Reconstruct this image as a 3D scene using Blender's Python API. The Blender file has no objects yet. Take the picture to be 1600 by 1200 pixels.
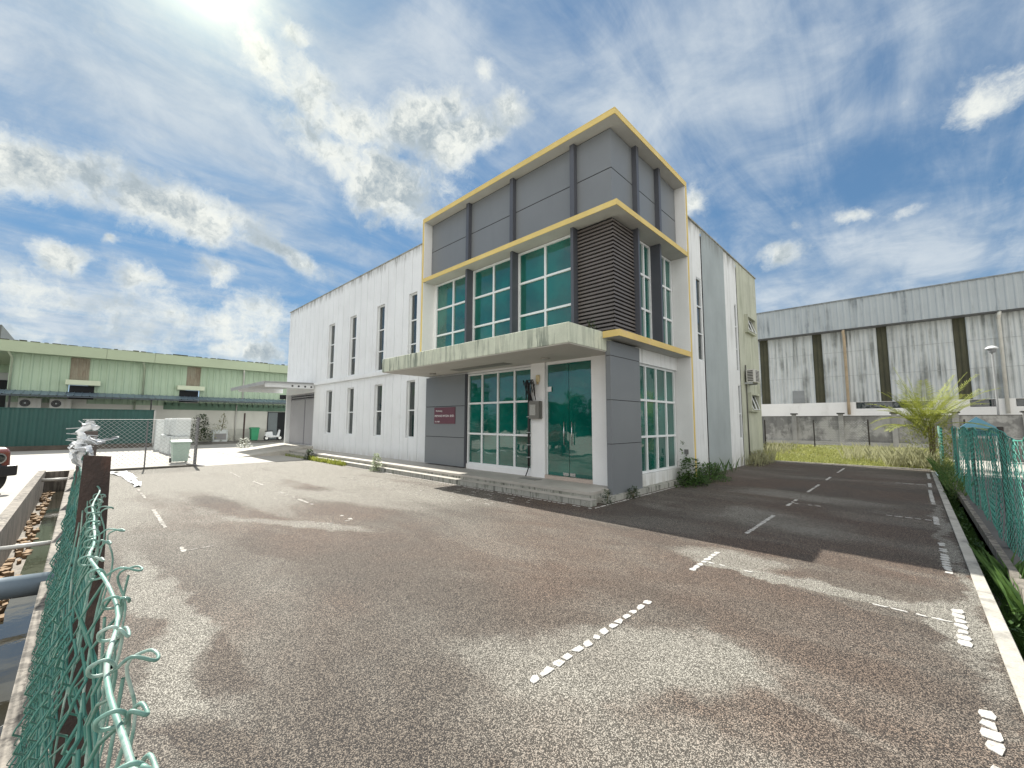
import bpy, math, random
from mathutils import Vector, Matrix, noise as mnoise
R=math.radians
S=bpy.context.scene
COL=S.collection
# ---------------------------------------------------------------- camera
cam_d=bpy.data.cameras.new('camera'); cam=bpy.data.objects.new('camera',cam_d); COL.objects.link(cam)
rr=Vector((0.71924649,0.6947449,0.0037421)); uu=Vector((0.06139993,-0.06892861,0.99573033)); ff=Vector((-0.69203651,0.71594578,0.09223395))
cam.matrix_world=Matrix(((rr.x,uu.x,-ff.x,0),(rr.y,uu.y,-ff.y,0),(rr.z,uu.z,-ff.z,1.8),(0,0,0,1)))
cam_d.sensor_width=36; cam_d.lens=645.456/1600*36; cam_d.clip_start=0.03; cam_d.clip_end=4000
S.camera=cam
# ---------------------------------------------------------------- exposure
S.view_settings.view_transform='Standard'; S.view_settings.look='None'; S.view_settings.gamma=1
S.view_settings.exposure=0.9
S.render.engine='CYCLES'
S.cycles.max_bounces=6; S.cycles.diffuse_bounces=3; S.cycles.glossy_bounces=3; S.cycles.transmission_bounces=3; S.cycles.transparent_max_bounces=4
# ---------------------------------------------------------------- node helper
class NT:
    def __init__(s,t): s.t=t; s.n=t.nodes; s.l=t.links
    def node(s,ty,**k):
        n=s.n.new(ty)
        for a,b in k.items(): setattr(n,a,b)
        return n
    def put(s,sock,v):
        if isinstance(v,bpy.types.NodeSocket): s.l.new(v,sock)
        elif v is not None: sock.default_value=v
    def math(s,op,a,b=None,c=None,clamp=False):
        n=s.node('ShaderNodeMath',operation=op,use_clamp=clamp); s.put(n.inputs[0],a)
        if b is not None: s.put(n.inputs[1],b)
        if c is not None: s.put(n.inputs[2],c)
        return n.outputs[0]
    def vmath(s,op,a,b=None,scale=None):
        n=s.node('ShaderNodeVectorMath',operation=op); s.put(n.inputs[0],a)
        if b is not None: s.put(n.inputs[1],b)
        if scale is not None: s.put(n.inputs['Scale'],scale)
        return n.outputs['Value'] if op in('DOT_PRODUCT','LENGTH') else n.outputs[0]
    def mix(s,f,a,b,mode='MIX'):
        n=s.node('ShaderNodeMix',data_type='RGBA',blend_type=mode); n.clamp_factor=True
        s.put(n.inputs[0],f); s.put(n.inputs[6],c4(a)); s.put(n.inputs[7],c4(b)); return n.outputs[2]
    def ss(s,v,a,b,lo=0.0,hi=1.0):
        n=s.node('ShaderNodeMapRange',interpolation_type='SMOOTHSTEP'); s.put(n.inputs[0],v)
        s.put(n.inputs[1],a); s.put(n.inputs[2],b); s.put(n.inputs[3],lo); s.put(n.inputs[4],hi); return n.outputs[0]
    def noise(s,vec,scale,detail=4,rough=.55,dist=0.0,out=0):
        n=s.node('ShaderNodeTexNoise'); s.put(n.inputs['Vector'],vec); n.inputs['Scale'].default_value=scale
        n.inputs['Detail'].default_value=detail; n.inputs['Roughness'].default_value=rough; n.inputs['Distortion'].default_value=dist
        return n.outputs[out]
    def mapping(s,vec,scale=(1,1,1),rot=(0,0,0),loc=(0,0,0)):
        n=s.node('ShaderNodeMapping'); s.put(n.inputs[0],vec); n.inputs[1].default_value=loc; n.inputs[2].default_value=rot; n.inputs[3].default_value=scale
        return n.outputs[0]
def c4(c):
    if isinstance(c,(tuple,list)) and len(c)==3: return (*c,1)
    return c
# ---------------------------------------------------------------- world: sky and clouds, all as functions of direction
SUN=Vector((-1.05,.105,1)).normalized()
W=bpy.data.worlds.new("World"); S.world=W; W.use_nodes=True
w=NT(W.node_tree); w.n.clear()
D=w.node('ShaderNodeTexCoord').outputs['Generated']
sky=w.node('ShaderNodeTexSky',sky_type='NISHITA'); sky.sun_disc=False
sky.sun_elevation=math.asin(SUN.z); sky.sun_rotation=math.atan2(SUN.x,SUN.y)
sky.air_density=1.0; sky.dust_density=0.4; sky.ozone_density=1.6; sky.altitude=50
CB=[(-0.927,-0.053,0.371,-0.157,6.34,0.506,-6.202,1.071,-15.335,1),
(-0.928,0.105,0.359,0.383,5.428,-0.601,-6.879,-1.438,-17.371,1),
(-0.911,0.243,0.333,1.704,8.248,-1.358,-11.645,-2.537,-30.018,0.9),
(-0.771,0.159,0.617,-2.879,16.327,-7.797,-12.58,-8.657,-13.483,0.8),
(-0.748,0.239,0.619,0.625,12.892,-4.214,-11.702,-3.597,-12.739,0.75),
(-0.716,0.194,0.67,8.63,20.685,3.229,-22.045,13.488,-27.48,0.7),
(-0.741,0.333,0.583,4.219,9.313,0.041,-9.333,4.291,-14.332,0.95),
(-0.674,0.419,0.608,8.426,9.258,2.955,-5.355,8.676,-11.915,1),
(-0.627,0.513,0.586,5.978,5.361,1.707,-4.914,9.911,-13.92,0.95),
(-0.544,0.56,0.625,14.483,9.565,4.042,-5.443,16.493,-19.53,0.9),
(-0.792,0.32,0.52,2.743,7.417,-0.389,-9.912,2.784,-16.797,0.8),
(-0.762,0.417,0.496,2.243,6.204,-1.768,-7.698,-0.472,-11.424,0.9),
(-0.761,0.481,0.435,3.74,7.832,-2.117,-7.95,0.026,-13.952,0.9),
(-0.801,0.227,0.555,4.077,14.696,-0.124,-12.086,3.194,-18.749,0.6),
(-0.624,0.46,0.631,11.301,13.3,1.482,-10.199,10.655,-17.845,0.8),
(-0.968,-0.031,0.25,2.084,26.044,11.294,-8.288,13.801,-30.297,0.9),
(-0.98,-0.065,0.187,-0.943,12.476,-0.618,-4.558,-1.552,-24.392,0.75),
(-0.97,0.06,0.236,-0.91,23.377,-9.659,-6.744,-10.622,-25.073,0.8),
(-0.977,0.133,0.167,0.67,5.235,-0.254,-2.943,-0.44,-16.823,0.95),
(-0.948,0.182,0.26,3.938,21.794,-0.861,-8.073,0.288,-29.626,0.9),
(-0.948,0.242,0.207,2.896,11.672,-0.397,-3.53,0.314,-16.51,0.9),
(-0.993,-0.029,0.117,-0.211,8.278,0.29,-2.813,0.758,-23.658,0.8),
(-0.989,0.072,0.13,0.644,8.667,0.085,-2.78,0.416,-21.38,0.8),
(-0.965,0.228,0.128,2.262,9.129,0.806,-2.656,2.886,-25.217,0.9),
(0.114,0.872,0.475,18.01,-3.785,2.634,5.755,11.603,-22.669,0.95),
(-0.172,0.93,0.326,19.04,3.98,-1.325,-4.767,11.268,-34.66,0.8),
(-0.052,0.928,0.37,29.34,1.647,-0.016,-1.356,23.598,-59.331,0.7),
(-0.3,0.839,0.454,24.662,11.447,-4.861,-8.055,8.452,-20.963,0.8),
(-0.142,0.92,0.365,46.373,11.598,-11.25,-25.76,27.09,-78.255,0.6),
(0.025,0.934,0.356,30.264,-0.222,-1.521,-3.546,28.565,-74.703,0.5),
(-0.556,0.491,0.671,17.791,14.496,4.115,-13.644,25.196,-29.769,0.75),
(0.019,0.866,0.501,46.678,-10.196,15.862,26.425,32.36,-56.962,0.5),
(-0.955,0.022,0.296,-2.816,73.756,-14.534,-29.999,-19.938,-95.366,0.7)]
VB=[(-0.86,0.014,0.511,0.139,3.033,0.149,-3.425,0.44,-5.777,0.55),
(-0.647,0.359,0.673,1.197,1.976,0.098,-4.474,3,-5.899,0.55),
(-0.256,0.738,0.625,2.976,1.287,-0.301,-2.251,3.911,-5.54,0.45),
(-0.115,0.862,0.494,4.834,0.58,0.118,-0.62,8.052,-14.187,0.35),
(-0.003,0.957,0.289,5.686,0.123,-0.347,-0.978,4.361,-14.471,0.55),
(-0.144,0.96,0.239,5.492,0.885,-0.241,-1.271,3.668,-15.501,0.5),
(-0.986,-0.018,0.166,-0.071,5.777,0.216,-2.241,0.467,-13.256,0.4),
(-0.494,0.663,0.563,4.032,2.677,0.383,-2.574,5.053,-8.213,0.25),
(0.051,0.824,0.564,10.494,0.121,-1.121,-1.787,10.759,-15.565,0.3),
(-0.875,0.128,0.466,-0.002,3.98,-1.096,-7.018,-3.379,-12.256,0.3)]
bg=bpy.data.node_groups.new('sky_blob','ShaderNodeTree')
for nm in('D','C','U','V'): bg.interface.new_socket(nm,in_out='INPUT',socket_type='NodeSocketVector')
bg.interface.new_socket('A',in_out='INPUT',socket_type='NodeSocketFloat'); bg.interface.new_socket('O',in_out='OUTPUT',socket_type='NodeSocketFloat')
g=NT(bg); gi=g.node('NodeGroupInput').outputs; go=g.node('NodeGroupOutput')
dc=g.vmath('DOT_PRODUCT',gi[0],gi[1]); den=g.math('MAXIMUM',dc,0.02)
a_=g.math('DIVIDE',g.vmath('DOT_PRODUCT',gi[0],gi[2]),den); b_=g.math('DIVIDE',g.vmath('DOT_PRODUCT',gi[0],gi[3]),den)
r2=g.math('ADD',g.math('MULTIPLY',a_,a_),g.math('MULTIPLY',b_,b_))
g.l.new(g.math('MULTIPLY',g.math('EXPONENT',g.math('MULTIPLY',r2,-0.9)),gi[4]),go.inputs[0])
def blobs(L,vec):
    acc=None
    for r in L:
        n=w.node('ShaderNodeGroup',node_tree=bg); w.put(n.inputs[0],vec)
        n.inputs[1].default_value=r[0:3]; n.inputs[2].default_value=r[3:6]; n.inputs[3].default_value=r[6:9]; n.inputs[4].default_value=r[9]
        acc=n.outputs[0] if acc is None else w.math('SMOOTH_MAX',acc,n.outputs[0],.12)
    return acc
sep=w.node('ShaderNodeSeparateXYZ'); w.put(sep.inputs[0],D); dz=sep.outputs[2]
zz=w.math('ADD',w.math('MAXIMUM',dz,0.0),.16)
pl=w.node('ShaderNodeCombineXYZ'); w.put(pl.inputs[0],w.math('DIVIDE',sep.outputs[0],zz)); w.put(pl.inputs[1],w.math('DIVIDE',sep.outputs[1],zz)); PL=pl.outputs[0]
warp=w.vmath('SUBTRACT',w.noise(D,3.2,5,.6,out=1),(.5,.5,.5))
Dw=w.vmath('ADD',D,w.vmath('SCALE',warp,scale=.13))
warp2=w.vmath('SUBTRACT',w.noise(D,13.,5,.65,out=1),(.5,.5,.5))
Dw2=w.vmath('ADD',Dw,w.vmath('SCALE',warp2,scale=.045))
cum=blobs(CB,Dw2)
Dn=w.vmath('ADD',D,w.vmath('SCALE',warp2,scale=.06)); n1=w.noise(Dn,6.5,8,.68); n2=w.noise(w.vmath('ADD',Dn,(.02,-.006,-.022)),6.5,5,.68); n5=w.noise(Dn,24,5,.65)
n3=w.noise(PL,2.6,7,.6)
dens=w.math('ADD',cum,w.math('ADD',w.math('MULTIPLY',w.math('SUBTRACT',n1,.5),1.9),w.math('ADD',w.math('MULTIPLY',w.math('SUBTRACT',n3,.5),.9),w.math('MULTIPLY',w.math('SUBTRACT',n5,.5),.5))))
cmask=w.ss(dens,.28,1.0)
vst=w.noise(w.mapping(PL,(3.4,.8,1),(0,0,R(-44))),1.5,7,.62,.5)
vst2=w.noise(PL,3.6,6,.62,.4)
veil=w.math('ADD',blobs(VB,Dw),w.math('ADD',w.math('MULTIPLY',w.math('SUBTRACT',vst,.5),1.3),w.math('MULTIPLY',w.math('SUBTRACT',vst2,.5),.7)))
vmask=w.ss(veil,-.2,.66,0,.9)
hz=w.ss(dz,.0,.28,.55,0.0)
sund=w.vmath('DOT_PRODUCT',D,tuple(SUN))
glow=w.math('POWER',w.math('MAXIMUM',sund,0.0),60.0)
glow2=w.math('POWER',w.math('MAXIMUM',sund,0.0),350.0)
K=0.75
skyc=w.mix(1.0,sky.outputs[0],(.88,1.04,1.10),'MULTIPLY')
sc_=w.node('ShaderNodeSeparateColor'); w.put(sc_.inputs[0],skyc); cc_=w.node('ShaderNodeCombineColor')
for i_,lim in enumerate((1.05,2.35,4.25)): w.put(cc_.inputs[i_],w.math('DIVIDE',sc_.outputs[i_],w.math('ADD',w.math('DIVIDE',sc_.outputs[i_],lim),1.0)))
skyc=w.mix(hz,cc_.outputs[0],(2.1,2.75,3.2))
veilc=w.mix(w.ss(vst2,.3,.75),(1.85,2.3,2.85),(3.0,3.3,3.55))
c1=w.mix(vmask,skyc,veilc)
shade=w.ss(w.math('ADD',w.math('MULTIPLY',w.math('SUBTRACT',n2,n1),1.0),w.math('MULTIPLY',w.math('SUBTRACT',w.noise(Dn,5,6,.62),.5),.75)),-.16,.16)
edge=w.ss(dens,.55,1.15,.45,0.0)
lit=w.math('ADD',shade,edge,clamp=True)
cumc=w.mix(lit,(1.65,2.0,2.25),(4.1,4.2,3.95))
c2=w.mix(cmask,c1,cumc)
c3=w.mix(1.0,c2,w.mix(glow,(0,0,0),(.8,.75,.4)),'ADD')
c3=w.mix(1.0,c3,w.mix(glow2,(0,0,0),(5,4.6,2.6)),'ADD')
# added bright cloud fill in the unseen sky, to light the shaded facades
fill_cloud=w.ss(w.vmath('DOT_PRODUCT',D,tuple(Vector((.74,-.62,.45)).normalized())),.05,.75)
fill_cloud=w.math('MULTIPLY',fill_cloud,w.ss(w.math('ADD',n3,w.math('MULTIPLY',n1,.5)),.45,.8,.55,1.0))
c3=w.mix(fill_cloud,c3,(6.6,6.6*.98,6.6*.94))
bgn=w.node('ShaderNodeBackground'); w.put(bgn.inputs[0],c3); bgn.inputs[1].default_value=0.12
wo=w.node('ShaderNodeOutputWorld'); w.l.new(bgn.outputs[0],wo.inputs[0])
W.cycles.sampling_method='MANUAL'; W.cycles.sample_map_resolution=512
# ---------------------------------------------------------------- sun
sd=bpy.data.lights.new('sun','SUN'); sd.energy=5.0; sd.angle=R(.5); sd.color=(1,.95,.86)
so=bpy.data.objects.new('sun',sd); COL.objects.link(so); so.rotation_euler=SUN.to_track_quat('Z','Y').to_euler(); so.location=(-20,2,30)
# ---------------------------------------------------------------- materials
def newmat(name):
    m=bpy.data.materials.new(name); m.use_nodes=True; t=NT(m.node_tree); t.n.clear()
    b=t.node('ShaderNodeBsdfPrincipled'); o=t.node('ShaderNodeOutputMaterial'); t.l.new(b.outputs[0],o.inputs[0])
    P=t.node('ShaderNodeNewGeometry').outputs['Position']; return m,t,b,P
def mul(c,k): return tuple(min(1,x*k) for x in c)
def M(name,col,rough=.7,var=.12,vs=1.5,grain=.06,gs=45,streak=0,sc=(.12,.12,.10),ssc=(5,5,.45),st=(.5,.72),bump=0,bs=60,metal=0,ior=None,patch=0,pc=(.3,.3,.3),ps=.8,pt=(.58,.7),coat=0,mould=()):
    m,t,b,P=newmat(name)
    c=t.mix(t.ss(t.noise(P,vs,5,.6),.3,.7),mul(col,1-var),mul(col,1+var*.5))
    if grain: c=t.mix(t.ss(t.noise(P,gs,3,.6),.35,.65,0,grain*2.5),c,mul(col,.45))
    if patch: c=t.mix(t.math('MULTIPLY',t.ss(t.noise(P,ps,7,.68),*pt),patch),c,pc)
    if streak:
        s=t.ss(t.noise(t.mapping(P,ssc),1,6,.62),*st); s2=t.ss(t.noise(P,.6,4,.6),.35,.65,.25,1)
        c=t.mix(t.math('MULTIPLY',t.math('MULTIPLY',s,s2),streak),c,sc)
    for z0,z1,am,mc in mould:
        s3=t.node('ShaderNodeSeparateXYZ'); t.put(s3.inputs[0],P); nn=t.noise(t.mapping(P,(3.5,3.5,.5)),1,6,.7)
        zz_=t.math('ADD',s3.outputs[2],t.math('MULTIPLY',t.math('SUBTRACT',nn,.5),abs(z1-z0)*1.6)); c=t.mix(t.math('MULTIPLY',t.math('MULTIPLY',t.ss(zz_,z0,z1) if z1>z0 else t.ss(zz_,z1,z0,1.0,0.0),t.ss(nn,.38,.62,.2,1)),am),c,mc)
    t.put(b.inputs['Base Color'],c); b.inputs['Roughness'].default_value=rough; b.inputs['Metallic'].default_value=metal
    if ior: b.inputs['IOR'].default_value=ior
    if coat: b.inputs['Coat Weight'].default_value=coat; b.inputs['Coat Roughness'].default_value=.1
    if bump:
        n=t.node('ShaderNodeBump'); n.inputs['Strength'].default_value=bump; n.inputs['Distance'].default_value=.01
        t.put(n.inputs['Height'],t.noise(P,bs,4,.6)); t.l.new(n.outputs[0],b.inputs['Normal'])
    return m
white=M('white_paint',(.76,.785,.80),.6,.05,.7,.02,30,.24,(.45,.46,.44),(5,5,.22),(.48,.74),.1,25,patch=.25,pc=(.55,.56,.54),pt=(.6,.75),mould=((8.55,9.1,.75,(.16,.16,.14)),(.75,.25,.5,(.36,.34,.28))))
white_clean=M('white_render',(.80,.81,.81),.6,.05,.9,.02,30,.12,(.5,.5,.48),bump=.08,bs=30)
whiteB=M('white_weathered',(.78,.80,.80),.7,.06,.8,.03,30,.55,(.36,.37,.34),(5,5,.3),(.48,.7),.15,25,patch=.3,pc=(.5,.51,.49),mould=((8.3,9.1,.7,(.18,.18,.15)),(.9,.1,.6,(.30,.29,.23))))
soffit=M('soffit_paint',(.52,.505,.465),.7,.06,1.2,.03,30,patch=.35,pc=(.42,.41,.37),pt=(.55,.7))
yellow=M('yellow_paint',(.70,.54,.19),.55,.08,1.5,.03,30,patch=.35,pc=(.72,.62,.36),ps=1.4,pt=(.58,.72))
yellow_low=M('yellow_weathered_paint',(.70,.53,.19),.6,.08,1.5,.03,30,patch=.8,pc=(.66,.47,.30),ps=1.3,pt=(.52,.68))
grey=M('grey_cladding',(.18,.195,.208),.42,.05,.5,.01,30,.12,(.12,.13,.15),bump=.03,bs=8)
grey_dk=M('dark_grey_cladding',(.105,.115,.145),.42,.06,.6,.01,30)
fin_m=M('fin_grey',(.08,.086,.102),.4,.05,.6,.01,30)
joint=M('joint_black',(.02,.02,.022),.8,.05)
louv=M('louvre_brown',(.135,.12,.112),.5,.12,2,.02)
louv_bk=M('louvre_backing',(.015,.014,.014),.8)
alu=M('white_aluminium',(.74,.77,.78),.35,.03,2,.0)
moss=M('weathered_canopy_concrete',(.60,.64,.52),.8,.12,1.5,.06,40,.95,(.17,.20,.165),(11,11,.9),(.47,.58),.25,30,patch=.25,pc=(.74,.74,.60),ps=1.6,pt=(.5,.65))
colgrey=M('grey_wall_paint',(.36,.405,.41),.7,.10,.7,.03,30,.35,(.26,.29,.30),(4,4,.3),(.48,.7),.12,25,patch=.3,pc=(.45,.48,.48),mould=((8.4,9.1,.6,(.15,.15,.13)),(.9,.1,.5,(.24,.24,.2))))
beige=M('algae_beige_wall',(.50,.52,.42),.75,.12,.8,.05,30,.75,(.23,.25,.17),(4,4,.35),(.45,.68),.2,25,patch=.5,pc=(.62,.62,.55),ps=.9)
tilec=M('platform_concrete',(.42,.40,.36),.6,.14,1.3,.06,60,patch=.4,pc=(.30,.29,.26),bump=.1,bs=50)
risr=M('mossy_riser_concrete',(.40,.40,.36),.85,.2,2.5,.1,50,.9,(.05,.055,.045),(9,9,1.2),(.50,.60),.35,40,patch=.5,pc=(.16,.17,.13),ps=2.5,pt=(.5,.62))
faded=M('faded_road_paint',(.46,.44,.40),.8,.2,8,.2,90,patch=.8,pc=(.22,.20,.18),ps=22,pt=(.48,.56),bump=.3,bs=90)
paint=M('road_paint',(.60,.59,.56),.7,.12,8,.25,110,patch=.8,pc=(.30,.28,.25),ps=26,pt=(.53,.60),bump=.2,bs=80)
shut=M('shutter_grey',(.40,.40,.42),.5,.06,.9,.02,30,.25,(.25,.25,.26))
steel=M('stainless_steel',(.65,.66,.66),.25,.03,metal=1)
black=M('black_plastic',(.02,.02,.022),.5,.1)
darkm=M('dark_interior',(.012,.014,.016),.8,.1)
rust=M('rusty_steel',(.05,.032,.027),.7,.35,14,.12,120,.7,(.12,.05,.028),(30,30,6),(.55,.68),.5,90,patch=.5,pc=(.09,.05,.035),ps=8)
concrete=M('concrete_pale',(.50,.48,.43),.85,.16,1.1,.10,50,patch=.6,pc=(.28,.27,.24),ps=1.8,pt=(.52,.66),bump=.35,bs=30)
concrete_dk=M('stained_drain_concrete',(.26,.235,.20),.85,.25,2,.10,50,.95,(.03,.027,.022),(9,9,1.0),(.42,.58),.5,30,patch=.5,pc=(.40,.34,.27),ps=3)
yardc=M('yard_concrete',(.40,.385,.35),.85,.12,.5,.08,30,patch=.5,pc=(.38,.36,.32),ps=.5,pt=(.5,.68),bump=.2,bs=20)
brickd=M('brick_debris',(.32,.22,.13),.9,.3,9,.12,60,bump=.5,bs=50)
boundw=M('boundary_wall_cement',(.21,.21,.205),.9,.25,.5,.08,30,.7,(.07,.07,.068),(1.6,1.6,.4),(.45,.62),.3,12,patch=.9,pc=(.36,.36,.345),ps=.45,pt=(.47,.56))
gcor=M('green_cladding',(.38,.49,.36),.5,.07,.5,.02,20,.35,(.22,.32,.2),(3,3,.25),(.48,.7))
gfas=M('green_fascia',(.38,.45,.31),.5,.06,.4,.02,20,.25,(.3,.36,.24),(1.5,1.5,.5))
mossd=M('roof_edge_moss',(.06,.065,.04),.9,.4,3)
rustp=M('rusty_translucent_panel',(.30,.28,.215),.7,.15,1.5,.05,30,.7,(.17,.115,.075),(3,3,.4),(.42,.6))
awn=M('blue_awning_sheet',(.16,.22,.28),.45,.12,.8,.02,20,metal=.2)
gdk=M('dark_green_band',(.12,.22,.15),.6,.1)
hoardm=M('teal_hoarding',(.012,.075,.066),.5,.12,.5,.02,20,coat=.05)
creamw=M('cream_wall',(.66,.66,.60),.8,.07,.6,.03,20,.3,(.4,.4,.36),(1.5,1.5,.4))
silver=M('silver_cladding',(.54,.57,.57),.55,.08,.5,.02,20,.8,(.12,.13,.12),(2.6,3,.12),(.44,.62))
silver_f=M('silver_fascia',(.37,.41,.43),.5,.06,.4,.02,20,.85,(.12,.14,.15),(2.0,1.6,.2),(.50,.68))
olive=M('dark_translucent_sheet',(.050,.050,.024),.6,.3,1,.03,20,.7,(.10,.095,.055),(3,3,.2))
pvc=M('white_downpipe',(.62,.62,.58),.5,.1,2,.02,20,.5,(.35,.25,.15),(3,3,.6))
bluepipe=M('grey_blue_pvc',(.20,.25,.29),.35,.1,4,.03)
mesh_g=M('green_pvc_wire',(.035,.17,.135),.45,.15,20,.02,40,coat=.2)
mesh_l=M('pale_green_pvc_wire',(.17,.34,.29),.5,.35,22,.15,70,coat=.15,patch=.7,pc=(.42,.50,.46),ps=14,pt=(.5,.62))
net_g=M('green_net',(.06,.27,.21),.6,.25,2.0,.02,20)
galv=M('galvanised_wire',(.42,.44,.44),.5,.1,20)
rag=M('white_plastic_film',(.80,.82,.84),.45,.08,12,.03,40)
bin_g=M('pale_green_bin',(.36,.48,.42),.5,.06,3)
red=M('brown_red_car_paint',(.20,.055,.035),.25,.1,2,0,coat=1)
rubber=M('tyre_rubber',(.015,.015,.016),.8,.1)
ac_m=M('ac_casing',(.58,.58,.54),.5,.08,3,.03,30,.4,(.3,.28,.2))
blue_t=M('blue_tarpaulin',(.03,.10,.14),.5,.15,2)
maroon=M('maroon_sign',(.13,.045,.065),.5,.03)
signw=M('sign_white',(.8,.8,.8),.6,.02)
cab=M('pale_panel',(.62,.66,.66),.55,.08,2,.02,20,.3,(.4,.42,.42))
chrome=M('chrome',(.7,.7,.7),.12,.02,metal=1)
def glassmat(name,col,ior,var=.25):
    m,t,b,P=newmat(name)
    t.put(b.inputs['Base Color'],t.mix(t.ss(t.noise(P,.9,3,.5),.35,.65),mul(col,1-var),mul(col,1+var)))
    b.inputs['Roughness'].default_value=.03; b.inputs['IOR'].default_value=ior
    n=t.node('ShaderNodeBump'); n.inputs['Strength'].default_value=.25; n.inputs['Distance'].default_value=.02; t.put(n.inputs['Height'],t.noise(P,1.6,2,.5)); t.l.new(n.outputs[0],b.inputs['Normal']); return m
glass=glassmat('green_reflective_glass',(.004,.105,.082),1.95)
glass_d=glassmat('dark_slot_glass',(.012,.022,.022),1.9)
def leafmat(name,a,b2,rough=.6):
    m,t,b,P=newmat(name)
    t.put(b.inputs['Base Color'],t.mix(t.ss(t.noise(P,9,3,.6),.35,.65),a,b2)); b.inputs['Roughness'].default_value=rough
    tr=t.node('ShaderNodeBsdfTranslucent'); t.put(tr.inputs[0],c4(mul(b2,1.1)))
    mx=t.node('ShaderNodeMixShader'); mx.inputs[0].default_value=.35; t.l.new(b.outputs[0],mx.inputs[1]); t.l.new(tr.outputs[0],mx.inputs[2])
    t.l.new(mx.outputs[0],t.n['Material Output'].inputs[0]); return m
leaf=leafmat('weed_leaf',(.035,.085,.018),(.09,.17,.04)); leaf_y=leafmat('yellow_green_frond',(.13,.17,.02),(.33,.36,.07))
leaf_d=leafmat('dark_leaf',(.02,.045,.015),(.05,.09,.03)); grass_m=leafmat('grass_blade',(.13,.17,.035),(.36,.37,.11)); dry=leafmat('dry_weed',(.22,.22,.12),(.40,.40,.24))
leaf_p=leafmat('pale_leaf',(.20,.26,.14),(.38,.44,.28)); stem_m=M('stem',(.12,.10,.05),.8)
# asphalt: pale aggregate in a dark binder, worn pale patches, brown tint
def asphalt():
    m,t,b,P=newmat('worn_asphalt')
    sp=t.node('ShaderNodeSeparateXYZ'); t.put(sp.inputs[0],P); X,Y=sp.outputs[0],sp.outputs[1]
    wv=t.vmath('SUBTRACT',t.noise(P,.8,5,.6,out=1),(.5,.5,.5)); wv2=t.vmath('SUBTRACT',t.noise(P,4.5,5,.7,out=1),(.5,.5,.5)); Pw=t.vmath('ADD',t.vmath('ADD',P,t.vmath('SCALE',wv,scale=.9)),t.vmath('SCALE',wv2,scale=.35))
    big=t.noise(t.mapping(P,(.22,.55,1)),1.0,6,.62,.3)
    f=t.ss(big,.36,.66)
    f=t.math('MULTIPLY',f,.42)
    s2=t.node('ShaderNodeSeparateXYZ'); t.put(s2.inputs[0],Pw); XX,YY=s2.outputs[0],s2.outputs[1]
    def ell(cx,cy,ux,uy,la,lb,amp):
        dx=t.math('SUBTRACT',XX,cx); dy=t.math('SUBTRACT',YY,cy); n=math.hypot(ux,uy); ux/=n; uy/=n
        a=t.math('DIVIDE',t.math('ADD',t.math('MULTIPLY',dx,ux),t.math('MULTIPLY',dy,uy)),la)
        bb=t.math('DIVIDE',t.math('ADD',t.math('MULTIPLY',dx,-uy),t.math('MULTIPLY',dy,ux)),lb)
        r=t.math('ADD',t.math('MULTIPLY',a,a),t.math('MULTIPLY',bb,bb)); return t.math('MULTIPLY',t.ss(r,1.5,.2),amp)
    for e in PALE: f=t.math('ADD',f,ell(*e))
    for e in DARK: f=t.math('SUBTRACT',f,ell(*e))
    far=t.ss(X,-6.5,-16,0,.95); f=t.math('ADD',f,t.math('MULTIPLY',far,t.ss(big,.25,.6,.55,1.1)))  # paler towards the left: grazing sunlight put into the asphalt colour
    f=t.math('MINIMUM',t.math('MAXIMUM',f,0.0),1.0)
    vo=t.node('ShaderNodeTexVoronoi'); t.put(vo.inputs['Vector'],P); vo.inputs['Scale'].default_value=180
    sc=t.node('ShaderNodeSeparateColor'); t.put(sc.inputs[0],vo.outputs['Color'])
    stone=t.ss(t.math('ADD',sc.outputs[0],t.math('MULTIPLY',vo.outputs['Distance'],-.35)),.32,.70)
    gr=t.noise(P,48,4,.7)
    brown=t.mix(t.ss(t.noise(P,.35,4,.6),.35,.65),(.032,.023,.019),(.026,.023,.022))
    tint=t.mix(t.ss(t.noise(P,.3,3,.6),.4,.6),(.285,.208,.158),(.235,.198,.160))
    dark=t.mix(stone,brown,tint); dark=t.mix(t.ss(sc.outputs[1],.0,1.0,.0,.35),dark,(.012,.010,.010))
    palec=t.mix(stone,(.085,.080,.068),(.45,.43,.38))
    c=t.mix(t.ss(t.math('ADD',f,t.math('MULTIPLY',t.math('SUBTRACT',gr,.5),.7)),.0,1.0),dark,palec)
    c=t.mix(t.ss(gr,.58,.70,0,.7),c,(.014,.012,.011))
    ck=t.ss(t.noise(P,220,2,.6),.66,.72); c=t.mix(t.math('MULTIPLY',ck,.6),c,(.55,.52,.47))
    t.put(b.inputs['Base Color'],c); b.inputs['Roughness'].default_value=.85; b.inputs['Specular IOR Level'].default_value=.3
    bn=t.node('ShaderNodeBump'); bn.inputs['Strength'].default_value=.55; bn.inputs['Distance'].default_value=.006
    t.put(bn.inputs['Height'],t.math('ADD',t.math('MULTIPLY',vo.outputs['Distance'],-1.0),gr)); t.l.new(bn.outputs[0],b.inputs['Normal'])
    return m
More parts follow.
